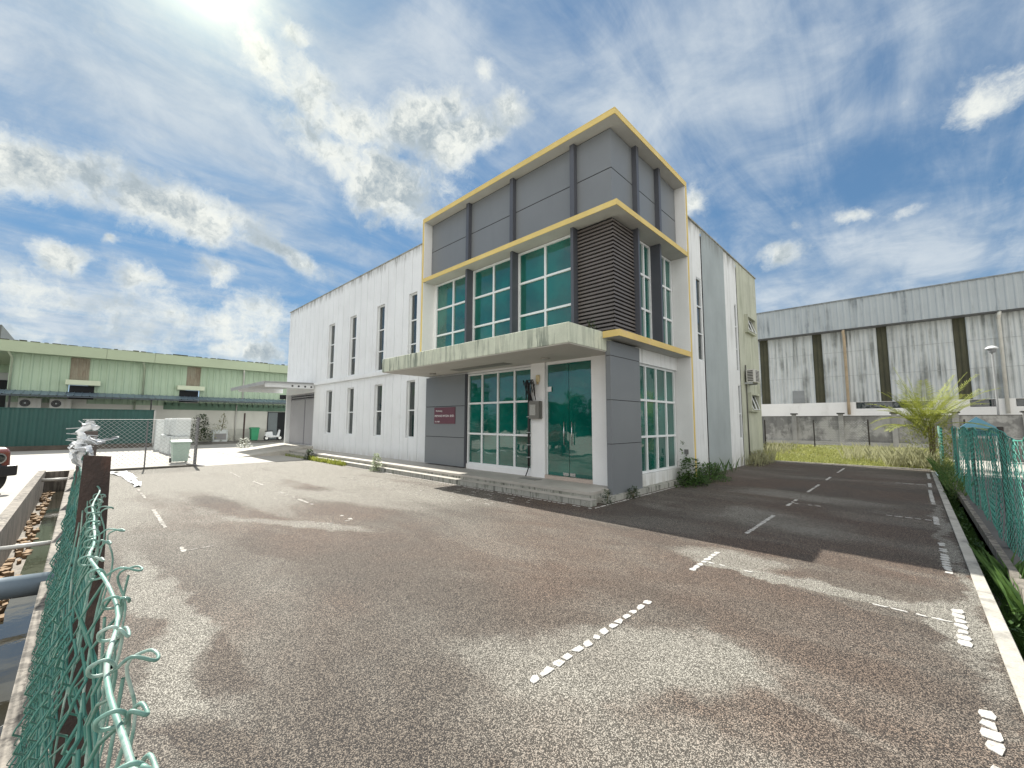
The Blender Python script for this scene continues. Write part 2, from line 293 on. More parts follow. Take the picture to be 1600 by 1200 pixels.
PALE=[(-1.75,3.0,1,1.0,1.25,.5,.62),(-1.3,2.1,1,.3,1.0,.6,.4),(-1.1,5.78,1,-.05,1.25,.16,1.0),(.15,5.5,0,1,.7,.2,.9),(-1.9,6.2,1,.1,.7,.35,.7),(-2.3,9.2,1,-.2,1.8,1.0,.42),(-.4,10.6,1,.0,1.2,.5,.35),(-2.0,12.5,1,0,1.6,.8,.25),
 (-7.9,2.75,1,.6,1.6,.22,.6),(-9.5,4.6,1,.2,2.2,.5,.45),(-3.9,.62,1,.1,.9,.16,.45),(-5.5,.7,1,.05,2.2,.2,.6),(-11,5.8,1,0,4,1.0,.4),(.3,9,0,1,5,.10,.6),(-3.6,8.5,1,-.4,1.1,.35,.25),(-.9,3.6,1,-.7,.8,.12,.25)]
DARK=[(-3.85,.92,1,.1,.45,.16,.5),(-3.0,.7,1,.1,.5,.15,.45),(-6.6,2.2,1,.2,1.3,.35,.35),(-10,2.3,1,.1,2.4,.35,.4),(-12.5,4.4,1,.0,2.2,.3,.45),(-.5,5.2,1,-.25,.9,.16,.5),(-1.3,7.0,1,-.1,1.2,.3,.5),(-1.5,14.5,1,0,2.2,1.6,.4),(-3.4,9.3,0,1,.9,.6,.4)]
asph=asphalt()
# ---------------------------------------------------------------- mesh builder
ORG={}
class MB:
    def __init__(s): s.v=[]; s.f=[]
    def quad(s,*p):
        i=len(s.v); s.v+= [tuple(q) for q in p]; s.f.append(tuple(range(i,i+len(p)))); return s
    def box(s,x0,x1,y0,y1,z0,z1):
        i=len(s.v); s.v+=[(x,y,z) for z in(z0,z1) for x,y in((x0,y0),(x1,y0),(x1,y1),(x0,y1))]
        s.f+=[(i,i+3,i+2,i+1),(i+4,i+5,i+6,i+7),(i,i+1,i+5,i+4),(i+1,i+2,i+6,i+5),(i+2,i+3,i+7,i+6),(i+3,i,i+4,i+7)]; return s
    def prism(s,poly,a,b,axis='z'):
        n=len(poly); i=len(s.v); area=sum(poly[k][0]*poly[(k+1)%n][1]-poly[(k+1)%n][0]*poly[k][1] for k in range(n))
        if area<0: poly=poly[::-1]
        def P(p,h): return (p[0],p[1],h) if axis=='z' else ((h,p[0],p[1]) if axis=='x' else (p[0],h,p[1]))
        s.v+=[P(p,a) for p in poly]+[P(p,b) for p in poly]
        s.f.append(tuple(i+k for k in reversed(range(n)))); s.f.append(tuple(i+n+k for k in range(n)))
        for k in range(n): s.f.append((i+k,i+(k+1)%n,i+n+(k+1)%n,i+n+k))
        if axis=='y': s.f[-n-2:]=[t[::-1] for t in s.f[-n-2:]]
        return s
    def tube(s,pts,r,n=6,cap=True):
        pts=[Vector(p) for p in pts]; i0=len(s.v); m=len(pts); up=None
        rs=r if isinstance(r,(list,tuple)) else [r]*m
        for k,p in enumerate(pts):
            d=(pts[min(k+1,m-1)]-pts[max(k-1,0)])
            d=d.normalized() if d.length>1e-9 else Vector((0,0,1))
            if up is None: up=Vector((0,0,1)) if abs(d.z)<.9 else Vector((1,0,0))
            a=(up-d*up.dot(d)); a=a.normalized() if a.length>1e-6 else d.orthogonal().normalized(); up=a; b=d.cross(a)
            for q in range(n):
                t=2*math.pi*q/n; s.v.append(tuple(p+(a*math.cos(t)+b*math.sin(t))*rs[k]))
        for k in range(m-1):
            for q in range(n):
                a=i0+k*n+q; b=i0+k*n+(q+1)%n; s.f.append((a,b,b+n,a+n))
        if cap: s.f.append(tuple(i0+q for q in reversed(range(n)))); s.f.append(tuple(i0+(m-1)*n+q for q in range(n)))
        return s
    def cyl(s,p0,p1,r,n=16,r1=None): return s.tube([p0,p1],[r,r if r1 is None else r1],n)
    def build(s,name,mat,parent=None,smooth=False,bevel=0):
        me=bpy.data.meshes.new(name); o=ORG.get(parent,Vector((0,0,0))) if parent else Vector((0,0,0))
        me.from_pydata([(a-o.x,b-o.y,c-o.z) for a,b,c in s.v],[],s.f); me.materials.append(mat); me.update()
        if smooth: me.polygons.foreach_set('use_smooth',[True]*len(me.polygons))
        ob=bpy.data.objects.new(name,me); COL.objects.link(ob)
        if parent: ob.parent=parent; ORG[ob]=o
        if bevel:
            md=ob.modifiers.new('b','BEVEL'); md.width=bevel; md.segments=2; md.limit_method='ANGLE'
        return ob
def tag(o,label=None,cat=None,group=None,kind=None):
    if label: o['label']=label
    if cat: o['category']=cat
    if group: o['group']=group
    if kind: o['kind']=kind
    return o
def thing(name,label,cat,loc=(0,0,0),group=None):
    o=bpy.data.objects.new(name,None); COL.objects.link(o); o.location=loc; ORG[o]=Vector(loc); o.empty_display_size=.3
    return tag(o,label,cat,group)
def struct(name,mb,mat,**k): return tag(mb.build(name,mat,**k),kind='structure')
def copy_thing(o,loc,label,rot=None):
    def cp(a,par):
        c=a.copy(); COL.objects.link(c); c.parent=par
        for ch in list(a.children): cp(ch,c)
        return c
    c=cp(o,None); c.location=loc
    if rot is not None: c.rotation_euler=(0,0,rot)
    c['label']=label; return c
# wall in plane A (y=f, facing -y; u=x) or B (x=f, facing +x; u=y) with holes (u0,u1,z0,z1,depth,back?)
def PT(ax,f,u,z,d=0): return (u,f+d,z) if ax=='A' else (f-d,u,z)
def wall(mb,ax,f,u0,u1,z0,z1,holes):
    us=sorted({u0,u1,*[h[0] for h in holes],*[h[1] for h in holes]}); us=[u for u in us if u0-1e-6<=u<=u1+1e-6]
    zs=sorted({z0,z1,*[h[2] for h in holes],*[h[3] for h in holes]}); zs=[z for z in zs if z0-1e-6<=z<=z1+1e-6]
    for i in range(len(us)-1):
        for j in range(len(zs)-1):
            a,b,c,d=us[i],us[i+1],zs[j],zs[j+1]; um=(a+b)/2; zm=(c+d)/2
            if any(h[0]<um<h[1] and h[2]<zm<h[3] for h in holes): continue
            mb.quad(PT(ax,f,a,c),PT(ax,f,b,c),PT(ax,f,b,d),PT(ax,f,a,d))
    for h in holes:
        a,b,c,d,dp=h[:5]
        mb.quad(PT(ax,f,a,c),PT(ax,f,a,d),PT(ax,f,a,d,dp),PT(ax,f,a,c,dp)); mb.quad(PT(ax,f,b,d),PT(ax,f,b,c),PT(ax,f,b,c,dp),PT(ax,f,b,d,dp))
        mb.quad(PT(ax,f,b,c),PT(ax,f,a,c),PT(ax,f,a,c,dp),PT(ax,f,b,c,dp)); mb.quad(PT(ax,f,a,d),PT(ax,f,b,d),PT(ax,f,b,d,dp),PT(ax,f,a,d,dp))
        if len(h)>5: mb.quad(PT(ax,f,a,c,dp),PT(ax,f,b,c,dp),PT(ax,f,b,d,dp),PT(ax,f,a,d,dp))
    return mb
def bx(mb,ax,f,u0,u1,z0,z1,d0,d1):   # box proud of plane f from depth d0 to d1 (negative = outwards)
    if ax=='A': return mb.box(u0,u1,f+d0,f+d1,z0,z1)
    return mb.box(f-d1,f-d0,u0,u1,z0,z1)
rw=random.Random(7)
def window(par,ax,f,u0,u1,z0,z1,mul_=(),tr=(),bar=.055,mat=None,name='window',fm=None):
    us=[u0,*mul_,u1]; zs=[z0,*tr,z1]; mb=MB()
    for i in range(len(us)-1):
        for j in range(len(zs)-1):
            t1=rw.uniform(-.007,.007); t2=rw.uniform(-.007,.007); a,b,c,d=us[i],us[i+1],zs[j],zs[j+1]
            mb.quad(PT(ax,f,a,c,.02+t1),PT(ax,f,b,c,.02-t1),PT(ax,f,b,d,.02-t1+t2),PT(ax,f,a,d,.02+t1+t2))
    pane=mb.build(name,mat or glass,par); fr=MB(); h=bar/2
    for i,u in enumerate(us):
        a=u if i==0 else (u-bar if i==len(us)-1 else u-h); bx(fr,ax,f,a,a+bar,z0,z1,-.03,.05)
    for j,z in enumerate(zs):
        a=z if j==0 else (z-bar if j==len(zs)-1 else z-h)
        for i in range(len(us)-1):
            l=us[i]+(bar if i==0 else h); r=us[i+1]-(bar if i==len(us)-2 else h); bx(fr,ax,f,l,r,a,a+bar,-.027,.047)
    fr.build('frame',fm or alu,pane); return pane
def corr(mb,ax,f,u0,u1,z0,z1,pitch=.25,dep=.035,duty=.3):
    u=u0; pts=[]
    while u<u1:
        for k,d in((0,0),(duty*.5,-dep),(duty,-dep),(duty*1.5,0)):
            if u+k*pitch<u1: pts.append((u+k*pitch,d))
        u+=pitch
    pts.append((u1,0))
    for (a,d),(b,e) in zip(pts,pts[1:]): mb.quad(PT(ax,f,a,z0,d),PT(ax,f,b,z0,e),PT(ax,f,b,z1,e),PT(ax,f,a,z1,d))
    return mb
# ================================================================ GROUND
def sheet(x0,x1,y0,y1,z,holes=()):
    mb=MB(); xs=sorted({x0,x1,*[v for h in holes for v in h[:2]]}); ys=sorted({y0,y1,*[v for h in holes for v in h[2:]]})
    xs=[x for x in xs if x0<=x<=x1]; ys=[y for y in ys if y0<=y<=y1]
    for i in range(len(xs)-1):
        for j in range(len(ys)-1):
            xm=(xs[i]+xs[i+1])/2; ym=(ys[j]+ys[j+1])/2
            if any(h[0]<xm<h[1] and h[2]<ym<h[3] for h in holes): continue
            mb.quad((xs[i],ys[j],z),(xs[i+1],ys[j],z),(xs[i+1],ys[j+1],z),(xs[i],ys[j+1],z))
    return mb
DS=(-22.1,3.0,-.78,-.2); DR=(.50,.69,1.0,22.4)
struct('ground',sheet(-900,900,-900,900,-.006,[DS,DR]),yardc)
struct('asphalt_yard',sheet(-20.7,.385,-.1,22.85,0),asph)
struct('neighbour_road',sheet(.76,14,2,21.5,0),M('plain_asphalt',(.10,.10,.095),.85,.3,.8,.1,60))
struct('soil',sheet(-9,1.6,22.98,41,.002),M('grass_soil',(.13,.12,.05),.9,.3,1.5,.1,30))
mb=MB().box(.385,.49,1.0,22.4,-.3,.018); mb.box(-5.25,.385,22.86,22.96,-.05,.05)
struct('kerb',mb,M('kerb_concrete',(.48,.46,.41),.85,.15,2,.12,50,patch=.6,pc=(.17,.165,.155),ps=3.5,pt=(.46,.62),bump=.3,bs=40))
mb=MB(); 
mb.quad((DR[0],1,-.34),(DR[1],1,-.34),(DR[1],22.4,-.34),(DR[0],22.4,-.34)); mb.quad((DR[1],1,-.34),(DR[1],22.4,-.34),(DR[1],22.4,.0),(DR[1],1,.0))
mb.box(.69,.76,1,22.4,-.3,.13)
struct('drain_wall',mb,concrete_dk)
mb=MB(); x0,x1,y0,y1=DS; zb=-.72
mb.quad((x0,y0,zb),(x1,y0,zb),(x1,y1,zb),(x0,y1,zb)); mb.quad((x0,y0,zb),(x0,y0,.0),(x1,y0,.0),(x1,y0,zb)); mb.quad((x1,y1,zb),(x1,y1,.0),(x0,y1,.0),(x0,y1,zb)); mb.quad((x0,y1,zb),(x0,y1,0),(x0,y0,0),(x0,y0,zb))
mb.box(x0,x1,-.95,y0-.002,-.1,.05); mb.box(x0,x1,y1+.002,-.09,-.1,.03)
rg=random.Random(3)
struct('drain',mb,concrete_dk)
wm,wt,wb,wP=newmat('drain_water'); wb.inputs['Base Color'].default_value=(.03,.028,.02,1); wb.inputs['Roughness'].default_value=.03; wb.inputs['IOR'].default_value=1.6
bn=wt.node('ShaderNodeBump'); bn.inputs['Strength'].default_value=.15; bn.inputs['Distance'].default_value=.01; wt.put(bn.inputs['Height'],wt.noise(wP,5,3,.5)); wt.l.new(bn.outputs[0],wb.inputs['Normal'])
struct('water',MB().quad((x0,-.53,-.66),(x1,-.53,-.66),(x1,y1+.01,-.66),(x0,y1+.01,-.66)),wm)
mb=MB()
for k in range(190):
    x=-21.8+k*.11+rg.uniform(-.05,.05); y=rg.uniform(-.76,-.52); a=rg.uniform(.05,.11); b=rg.uniform(.03,.07); h=rg.uniform(.04,.1); t=rg.uniform(0,3)
    p=[(x+a*math.cos(t+q)*rg.uniform(.8,1.1),y+b*math.sin(t+q)) for q in(0,1.5,3.1,4.6)]; mb.prism(p,zb,zb+h)
tag(mb.build('drain_debris',brickd),'broken bricks and silt lying along the drain bottom','debris',kind='stuff')
# ---- painted parking marks: broken flakes of paint
rp=random.Random(11)
def dash(x0,y0,x1,y1,wd=.075,n=None,keep=.93):
    mb=MB(); L=math.hypot(x1-x0,y1-y0); n=n or max(2,int(L/.125)); ux,uy=(x1-x0)/L,(y1-y0)/L
    for k in range(n):
        if rp.random()>keep: continue
        a=L*k/n+rp.uniform(.008,.025); b=L*(k+1)/n-rp.uniform(.005,.035); h=wd/2*rp.uniform(.8,1.05)
        pts=[]
        for s_,sgn in((0,-1),(.5,-1),(1,-1),(1,1),(.5,1),(0,1)):
            t=a+(b-a)*(s_*.8+.1 if False else s_)+rp.uniform(-.02,.02); q=sgn*h*(rp.uniform(.45,1.0) if s_ in(0,1) else rp.uniform(.9,1.15))+rp.uniform(-.006,.006); pts.append((x0+ux*t-uy*q,y0+uy*t+ux*q))
        mb.prism(pts,.001,.0065)
    return mb
marks=[[(-2.02,2.27,-2.03,4.12)],[(-2.06,5.29,-2.07,6.32),(-2.04,5.76,-1.5,5.76)],[(-2.07,7.68,-2.07,9.56)],[(-2.09,10.84,-2.09,11.88),(-2.05,11.3,-1.54,11.3)],[(-2.1,13.34,-2.1,15.22)],[(-2.1,16.6,-2.1,17.63)],[(-2.1,19.4,-2.1,21.4)],
 [(.22,2.2,.22,4.1)],[(.2,5.1,.2,6.05),(.16,5.62,-.42,5.62)],[(.2,7.37,.2,9.2)],[(.2,10.75,.2,11.6),(.16,11.15,-.5,11.15)],[(.22,13.4,.22,16.2)],[(.25,16.9,.25,18.0),(.2,17.4,-.5,17.4)],[(.28,19.4,.28,21.4)],
 [(-11.2,1.12,-9.19,1.1)],[(-7.8,1.1,-7.34,1.1),(-7.38,1.12,-7.38,1.6)],[(-14.8,1.14,-13.0,1.14)],[(-11.9,3.62,-9.5,3.6)],[(-8.05,3.58,-7.55,3.57),(-7.52,3.55,-7.52,2.95)],[(-14.4,3.69,-13.3,3.66)],[(-17.7,3.75,-15.8,3.66)]]
for m_ in marks:
    mb=MB()
    for q in m_:
        thin=(len(m_)>1 and q is m_[1]); d=dash(*q,wd=(.03 if thin else (.085 if q[0]>0 else .07)),keep=(.75 if q[0]<-5 else .96)); i=len(mb.v); mb.v+=d.v; mb.f+=[tuple(a+i for a in f) for f in d.f]
    struct('parking_line',mb,faded if m_[0][0]<-5 else paint)
mb=MB()   # faded hatch near the steps
for r_ in range(4):
    for c_ in range(11):
        x=-13.4+c_*.62+rp.uniform(-.08,.08)+r_*.25; y=5.85+r_*.42+rp.uniform(-.04,.04)
        if rp.random()<.15: continue
        d=dash(x,y,x+.03,y+.26,wd=.035,n=2,keep=.9); e=dash(x-.02,y,x+.22,y-.02,wd=.03,n=2,keep=.7 if r_%2 else .4)
        for q in(d,e): i=len(mb.v); mb.v+=q.v; mb.f+=[tuple(a+i for a in f) for f in q.f]
struct('hatch_marking',mb,faded)
d=dash(-4.93,7.6,-4.93,12.3,.05,40,1); e=dash(-20,7.58,-4.93,7.55,.045,110,.95)
for q in(e,): i=len(d.v); d.v+=q.v; d.f+=[tuple(a+i for a in f) for f in q.f]
struct('edge_line',d,paint)
# ================================================================ MAIN BUILDING
B=thing('main_building','large white two storey factory office with grey panelled corner tower framed in yellow','building',(-17,16,0))
AY=9.15; BX=-5.3; PZ=9.02
slA=[(-22.96,-22.2),(-20.36,-19.65),(-17.57,-16.87),(-14.87,-14.25)]
holes=[(a,b,z0,z1,.15) for a,b in slA for z0,z1 in((4.1,7.13),(1.16,3.48))]
holes.append((-29.2,-24.65,.42,3.5,.28))
gx=[-14.0-.655*k for k in range(24)]
for x in gx:
    sl=next((s for s in slA if s[0]-.05<x<s[1]+.05),None)
    for z0,z1 in((.30,3.82),(4.06,8.85)):
        if x<-24.3 and z0<1: continue
        segs=[(z0,z1)] if not sl else ([(z0,1.13),(3.51,z1)] if z0<1 else [(7.16,z1)])
        for a,b in segs: holes.append((x-.012,x+.012,a,b,.03,1))
holes.append((-12.9,-5.4,.3,3.45,.2)); 
wall(mb:=MB(),'A',AY,-29.4,-5.3,.0,PZ,[h for h in holes if h[0]>-29.5])
mb.quad((-29.4,AY,0),(-29.4,AY,PZ),(-29.4,23,PZ),(-29.4,23,0)); mb.quad((-29.4,23,0),(-29.4,23,PZ),(BX,23,PZ),(BX,23,0))
mb.box(-24.5,-13.2,AY-.12,AY-.002,3.86,4.03)
mb.quad((-29.4,AY,PZ-.25),(BX,AY,PZ-.25),(BX,23,PZ-.25),(-29.4,23,PZ-.25))
mb.build('wall',white,B)
slB=[(14.98,15.5,4.02,7.06),(19.43,19.75,4.03,7.0),(19.47,19.82,1.14,3.45)]
hB=[(a,b,c,d,.07) for a,b,c,d in slB]+[(20.9,22.1,6.05,6.68,.1),(20.95,22.1,2.42,3.08,.1)]
def sub(u0,u1): return [h for h in hB if h[0]>=u0-.01 and h[1]<=u1+.01]
wall(mb:=MB(),'B',BX,12.9,15.55,0,PZ,sub(12.9,15.55)); mb.build('white_wall_band',whiteB,B); wall(mb:=MB(),'B',BX,18.1,19.83,0,PZ,sub(18.1,19.83)); mb.build('white_wall_band',whiteB,B)
wall(mb:=MB(),'B',BX+.03,15.552,18.098,0,PZ-.002,[]); mb.build('grey_wall_band',colgrey,B)
wall(mb:=MB(),'B',BX+.02,19.832,23,0,PZ-.002,sub(19.83,23)); mb.quad(PT('B',BX+.02,23,0),PT('B',BX+.02,23,0,1),PT('B',BX+.02,23,PZ,1),PT('B',BX+.02,23,PZ)); mb.build('beige_wall_band',beige,B)
cop_m=M('mossy_coping',(.33,.33,.29),.9,.3,4,.1,40,.6,(.08,.08,.06))
MB().box(BX-.12,BX+.06,12.92,23.05,PZ+.002,PZ+.05).build('coping',cop_m,B); MB().box(-29.5,-12.95,AY-.03,AY+.14,PZ+.002,PZ+.045).build('coping',cop_m,B)
for a,b in slA:
    window(B,'A',AY+.13,a,b,4.1,7.13,(),(5,6),.05,glass_d); window(B,'A',AY+.13,a,b,1.16,3.48,(),(2.27,),.05,glass_d)
for a,b,c,d in slB: window(B,'B',BX-.045,a,b,c,d,(),(5,6) if c>3 else (2.2,),.045,glass_d)
for z0,z1 in((6.05,6.68),(2.42,3.08)):
    mb=MB(); f=BX+.02
    bx(mb,'B',f,20.8,20.9,z0-.1,z1+.1,-.14,0); bx(mb,'B',f,22.1,22.2,z0-.1,z1+.1,-.14,0); bx(mb,'B',f,20.9,22.1,z1,z1+.1,-.138,0); bx(mb,'B',f,20.9,22.1,z0-.1,z0,-.138,0)
    w_=MB().quad(PT('B',f,20.9,z0,.08),PT('B',f,22.1,z0,.08),PT('B',f,22.1,z1,.08),PT('B',f,20.9,z1,.08)).build('window',glass_d,B); mb.build('sill',beige,w_)
    mb=MB()
    for u in(21.0,21.55): 
        for (p,q) in(((u,z0,-.16),(u,z1,.05)),((u+.5,z0,-.16),(u+.5,z1,.05)),((u,z0,-.16),(u+.5,z0,-.16)),((u,z1,.05),(u+.5,z1,.05))): mb.cyl(PT('B',f,*p),PT('B',f,*q),.02,6)
    mb.build('frame',alu,w_)
# --- tower frame
XF,YF,XL,YR=-4.75,8.48,-12.94,12.92
slabm=M('slab_soffit_paint',(.50,.495,.465),.7,.08,1.2,.03,30,patch=.4,pc=(.38,.38,.35),pt=(.52,.68))
mb=MB()
for z0,z1,x_ in((9.312,9.448,XL),(6.99,7.13,XL),(3.812,3.966,-5.195)): MB().box(x_,XF-.02,YF+.02,YR,z0,z1).build('frame_slab',slabm,B)
mb.box(XL,XL+.10,YF+.02,9.3,4.0,6.988); mb.box(XL,XL+.10,YF+.02,9.3,7.132,9.31); mb.build('tower_frame',white_clean,B); mb=MB()
mb.box(-5.5,XF-.02,YR-.12,YR-.002,.1,3.81); mb.box(-5.5,XF-.02,YR-.12,YR-.002,3.968,6.988); mb.box(-5.5,XF-.02,YR-.12,YR-.002,7.132,9.31)
mb.build('tower_frame',white_clean,B)
mb=MB()
mb.box(XL,XF,YF,YF+.018,9.31,9.45); mb.box(XF-.018,XF,YF+.018,YR,9.31,9.45); mb.box(XL-.003,XF+.003,YF-.003,YR+.003,9.451,9.47)
mb.box(XL+.08,XF,YF,YF+.018,6.988,7.132); mb.box(XF-.018,XF,YF+.018,YR-.12,6.988,7.132)
mb.box(XL,XL+.078,YF,YF+.018,4.0,9.308)
mb.box(XF-.018,XF,YR-.08,YR,.18,9.308)
mb.build('yellow_trim',yellow,B)
mb=MB(); mb.box(-5.195,XF,YF,YF+.018,3.81,3.968); mb.box(XF-.018,XF,YF+.018,YR-.122,3.81,3.968); mb.build('yellow_trim',yellow_low,B)
# upper cladding
AX=8.84; BXc=-5.09
mb=MB().box(-12.84,BXc-.012,AX+.012,AX+.3,7.13,9.31); mb.box(BXc-.3,BXc-.012,AX+.3,12.8,7.13,9.31); mb.build('cladding_backing',joint,B)
for z0,z1 in((7.135,8.225),(8.25,9.29)):
    for a,b in((-12.82,-10.64),(-10.5,-8.54),(-8.4,-6.27),(-6.13,BXc)): MB().box(a,b,AX,AX+.011,z0,z1).build('cladding_panel',grey,B)
    for a,b in((AX+.011,9.93),(10.06,11.3),(11.43,12.77)): MB().box(BXc-.011,BXc,a,b,z0,z1).build('cladding_panel',grey,B)
for a,b in((-10.64,-10.5),(-8.54,-8.4),(-6.27,-6.13)): MB().box(a,b,8.70,AX+.012,7.13,9.31).build('fin',fin_m,B)
for a,b in((9.93,10.06),(11.3,11.43)): MB().box(BXc-.012,-4.95,a,b,7.13,9.31).build('fin',fin_m,B)
# middle storey
for a,b in((-10.66,-10.57),(-8.53,-8.44),(-6.28,-6.19)): MB().box(a,b,8.72,9.12,3.98,6.988).build('fin',fin_m,B)
for a,b in((9.96,10.05),(11.3,11.39)): MB().box(-5.4,-4.97,a,b,3.97,6.988).build('fin',fin_m,B)
window(B,'A',9.02,-12.72,-10.66,4.0,6.97,(-11.67,),(5,6),.06); window(B,'A',9.02,-10.57,-8.53,4.0,6.97,(-9.55,),(5,6),.06); window(B,'A',9.02,-8.44,-6.28,4.0,6.97,(-7.38,),(5,6),.06)
window(B,'B',-5.3,10.05,11.3,3.98,6.97,(10.88,),(5,6),.06); window(B,'B',-5.3,11.39,12.78,3.98,6.97,(12.3,),(5,6),.06)
mb=MB().box(-12.86,-12.72,9.0,9.121,4.0,6.988); mb.box(-13,-5.35,9.12,9.2,3.97,7.0); mb.build('window_surround',white_clean,B)
# louvre screen
LS=thing('louvre_screen',None,None,(-17,16,0)); LS.parent=B; LS.location=(0,0,0)
MB().box(-6.19,-5.16,8.96,9.1,3.98,6.985).box(-5.3,-5.16,9.1,9.96,3.98,6.985).build('backing',louv_bk,LS)
mb=MB(); z=4.0
while z<6.93:
    h=.055
    mb.prism([(8.955,z),(8.895,z),(8.905,z+h),(8.955,z+h*.8)],-6.18,-5.105,'x'); 
    i=len(mb.v)
    mb.prism([(-5.155,z),(-5.095,z),(-5.105,z+h),(-5.155,z+h*.8)],8.89,9.955,'y'); z+=.0985
mb.build('slats',louv,LS)
# ground floor, front
mb=MB().box(-13.17,-10.88,8.965,9.07,.3,3.44); mb.build('cladding_backing',joint,B)
for z0,z1 in((.30,1.265),(1.285,2.345),(2.365,3.44)): MB().box(-13.17,-10.885,8.95,8.964,z0,z1).build('cladding_panel',grey,B)
MB().box(-10.879,-10.865,8.95,9.07,.3,3.44).build('cladding_return',fin_m,B)
window(B,'A',9.08,-10.84,-7.93,.42,3.42,(-10.12,-9.38,-8.65),(1.42,2.42),.06)
MB().box(-10.86,-7.94,9.03,9.2,.26,.42).build('sill',white_clean,B); MB().box(-7.93,-7.42,9.0,9.3,.26,3.5).build('pillar',white_clean,B); MB().box(-5.87,-5.25,9.0,9.5,.26,3.5).build('pillar',white_clean,B); MB().box(-13.2,-7.93,9.08,9.2,3.44,3.5).box(-7.93,-5.87,9.05,9.2,3.42,3.5).build('head_beam',white_clean,B)
MB().box(-7.42,-5.87,8.99,9.2,.26,.355).build('door_step',M('pink_tile',(.50,.42,.36),.5,.05),B)
for k,(a,b) in enumerate(((-7.42,-6.645),(-6.637,-5.87))):
    dr=MB().quad((a,9.09,.36),(b,9.09+(.006 if k else -.004),.36),(b,9.09+(.006 if k else -.004),3.42),(a,9.09,3.42)).build('glass_door',glass,B)
    xh=-6.78 if k==0 else -6.52
    mb=MB().cyl((xh,9.03,1.2),(xh,9.03,1.82),.014,8); mb.cyl((xh,9.03,1.26),(xh,9.09,1.26),.008,6); mb.cyl((xh,9.03,1.76),(xh,9.09,1.76),.008,6); mb.build('handle',steel,dr,True)
    MB().box(-6.84 if k==0 else -6.62,-6.66 if k==0 else -6.44,9.07,9.085,.38,.46).build('patch_fitting',steel,dr)
MB().box(-7.40,-7.37,9.06,9.1,.36,3.42).build('door_frame',alu,B)
# ground floor, side
mb=MB().box(-5.24,-5.112,8.665,10.13,.13,3.76); mb.build('cladding_backing',joint,B)
for z0,z1 in((.13,1.29),(1.305,2.335),(2.35,3.40),(3.415,3.76)): MB().prism([(-5.111,8.664),(-5.235,8.664),(-5.235,8.65),(-5.10,8.65),(-5.10,10.13),(-5.111,10.13)],z0,z1).build('cladding_panel',grey,B)
window(B,'B',-5.3,10.16,12.76,.44,3.42,(10.81,11.47,12.12),(1.42,2.42),.06)
MB().box(-5.6,-5.2,10.13,12.8,3.42,3.81).build('lintel',whiteB,B); MB().box(-5.6,-5.2,10.13,12.8,.13,.43).build('sill_wall',whiteB,B)
MB().box(-5.6,-5.02,8.2,14.0,.0,.128).build('plinth',risr,B)
MB().box(-5.14,-5.12,12.4,12.78,1.5,1.52)
mb=MB().box(-5.05,-4.93,12.775,12.8,.86,1.0); mb.cyl((-4.99,12.77,.85),(-4.99,12.77,.80),.02,6); mb.build('hose_tap',M('grey_metal',(.2,.2,.2),.5),B)
# platform + steps
mb=MB().box(-24.4,-5.2,7.88,9.2,.2,.262); mb.build('platform',tilec,B)
mb=MB().box(-24.4,-5.203,7.9,9.2,.0,.198); mb.box(-24.3,-5.06,7.66,7.898,.0,.128); mb.build('step',risr,B)
MB().box(-24.3,-5.055,7.65,7.9,.1285,.135).build('step_tread',tilec,B)
# entrance canopy
mb=MB().prism([(-13.2,7.13),(-5.2,7.13),(-5.2,8.7),(-5.2,8.94),(-13.2,8.94)],3.52,3.97); mb.build('entrance_canopy',moss,B,bevel=.012)
mb=MB().box(-13.18,-5.22,7.15,9.05,3.5,3.519); mb.build('soffit',soffit,B)
mb=MB().box(-10.75,-8.3,8.22,8.6,3.485,3.4995); mb.build('soffit_vent',M('vent_grey',(.22,.22,.2),.6),B)
for x in(-6.92,-12.0): MB().cyl((x,8.42,3.46),(x,8.42,3.4995),.12,20).build('downlight',M('lamp_grey',(.35,.34,.31),.4),B)
# loading bay
mb=MB(); 
for a,b in((-29.2,-26.75),(-26.65,-24.66)):
    z=.44
    while z<3.1: mb.box(a,b,9.40,9.415,z,z+.062); mb.box(a,b,9.412,9.43,z+.062,z+.07); z+=.07
mb.build('roller_shutter',shut,B)
mb=MB(); mb.box(-29.2,-24.66,9.39,9.43,3.12,3.2); mb.box(-29.2,-24.66,9.39,9.43,3.26,3.34); mb.box(-29.2,-24.66,9.39,9.43,3.4,3.5); mb.box(-26.75,-26.65,9.38,9.43,.42,3.5); mb.build('shutter_louvre',M('grey_slats',(.25,.25,.27),.5),B)
mb=MB().prism([(9.4,.42),(9.4,-.05),(5.6,-.05),(5.6,.008),(8.9,.40)],-29.4,-24.45,'x'); mb.build('ramp',concrete,B)
PC=thing('porch_roof',None,None,(-17,16,0)); PC.parent=B; PC.location=(0,0,0)
mb=MB()
mb.prism([(9.12,4.0),(9.12,3.95),(6.5,3.88),(6.5,3.93)],-31.6,-24.5,'x')
mb.build('roof_sheet',M('porch_grey',(.35,.36,.37),.5),PC)
for x in(-24.62,-30.0): MB().prism([(6.6,3.64),(9.12,3.66),(9.12,3.94),(6.6,3.875)],x-.07,x,'x').build('beam',white,PC)
MB().box(-31.5,-24.5,6.5,6.54,3.74,3.879).build('fascia',bpy.data.materials['porch_grey'],PC)
for y in(7.95,8.28,8.62,8.95):
    MB().cyl((-24.63,y,3.76),(-24.615,y,3.76),.055,12).build('painted_hole',black,PC); MB().cyl((-30.01,y,3.76),(-29.995,y,3.76),.06,12).build('painted_hole',signw,PC)  # white discs paint the sunlit holes, black discs the dark ones
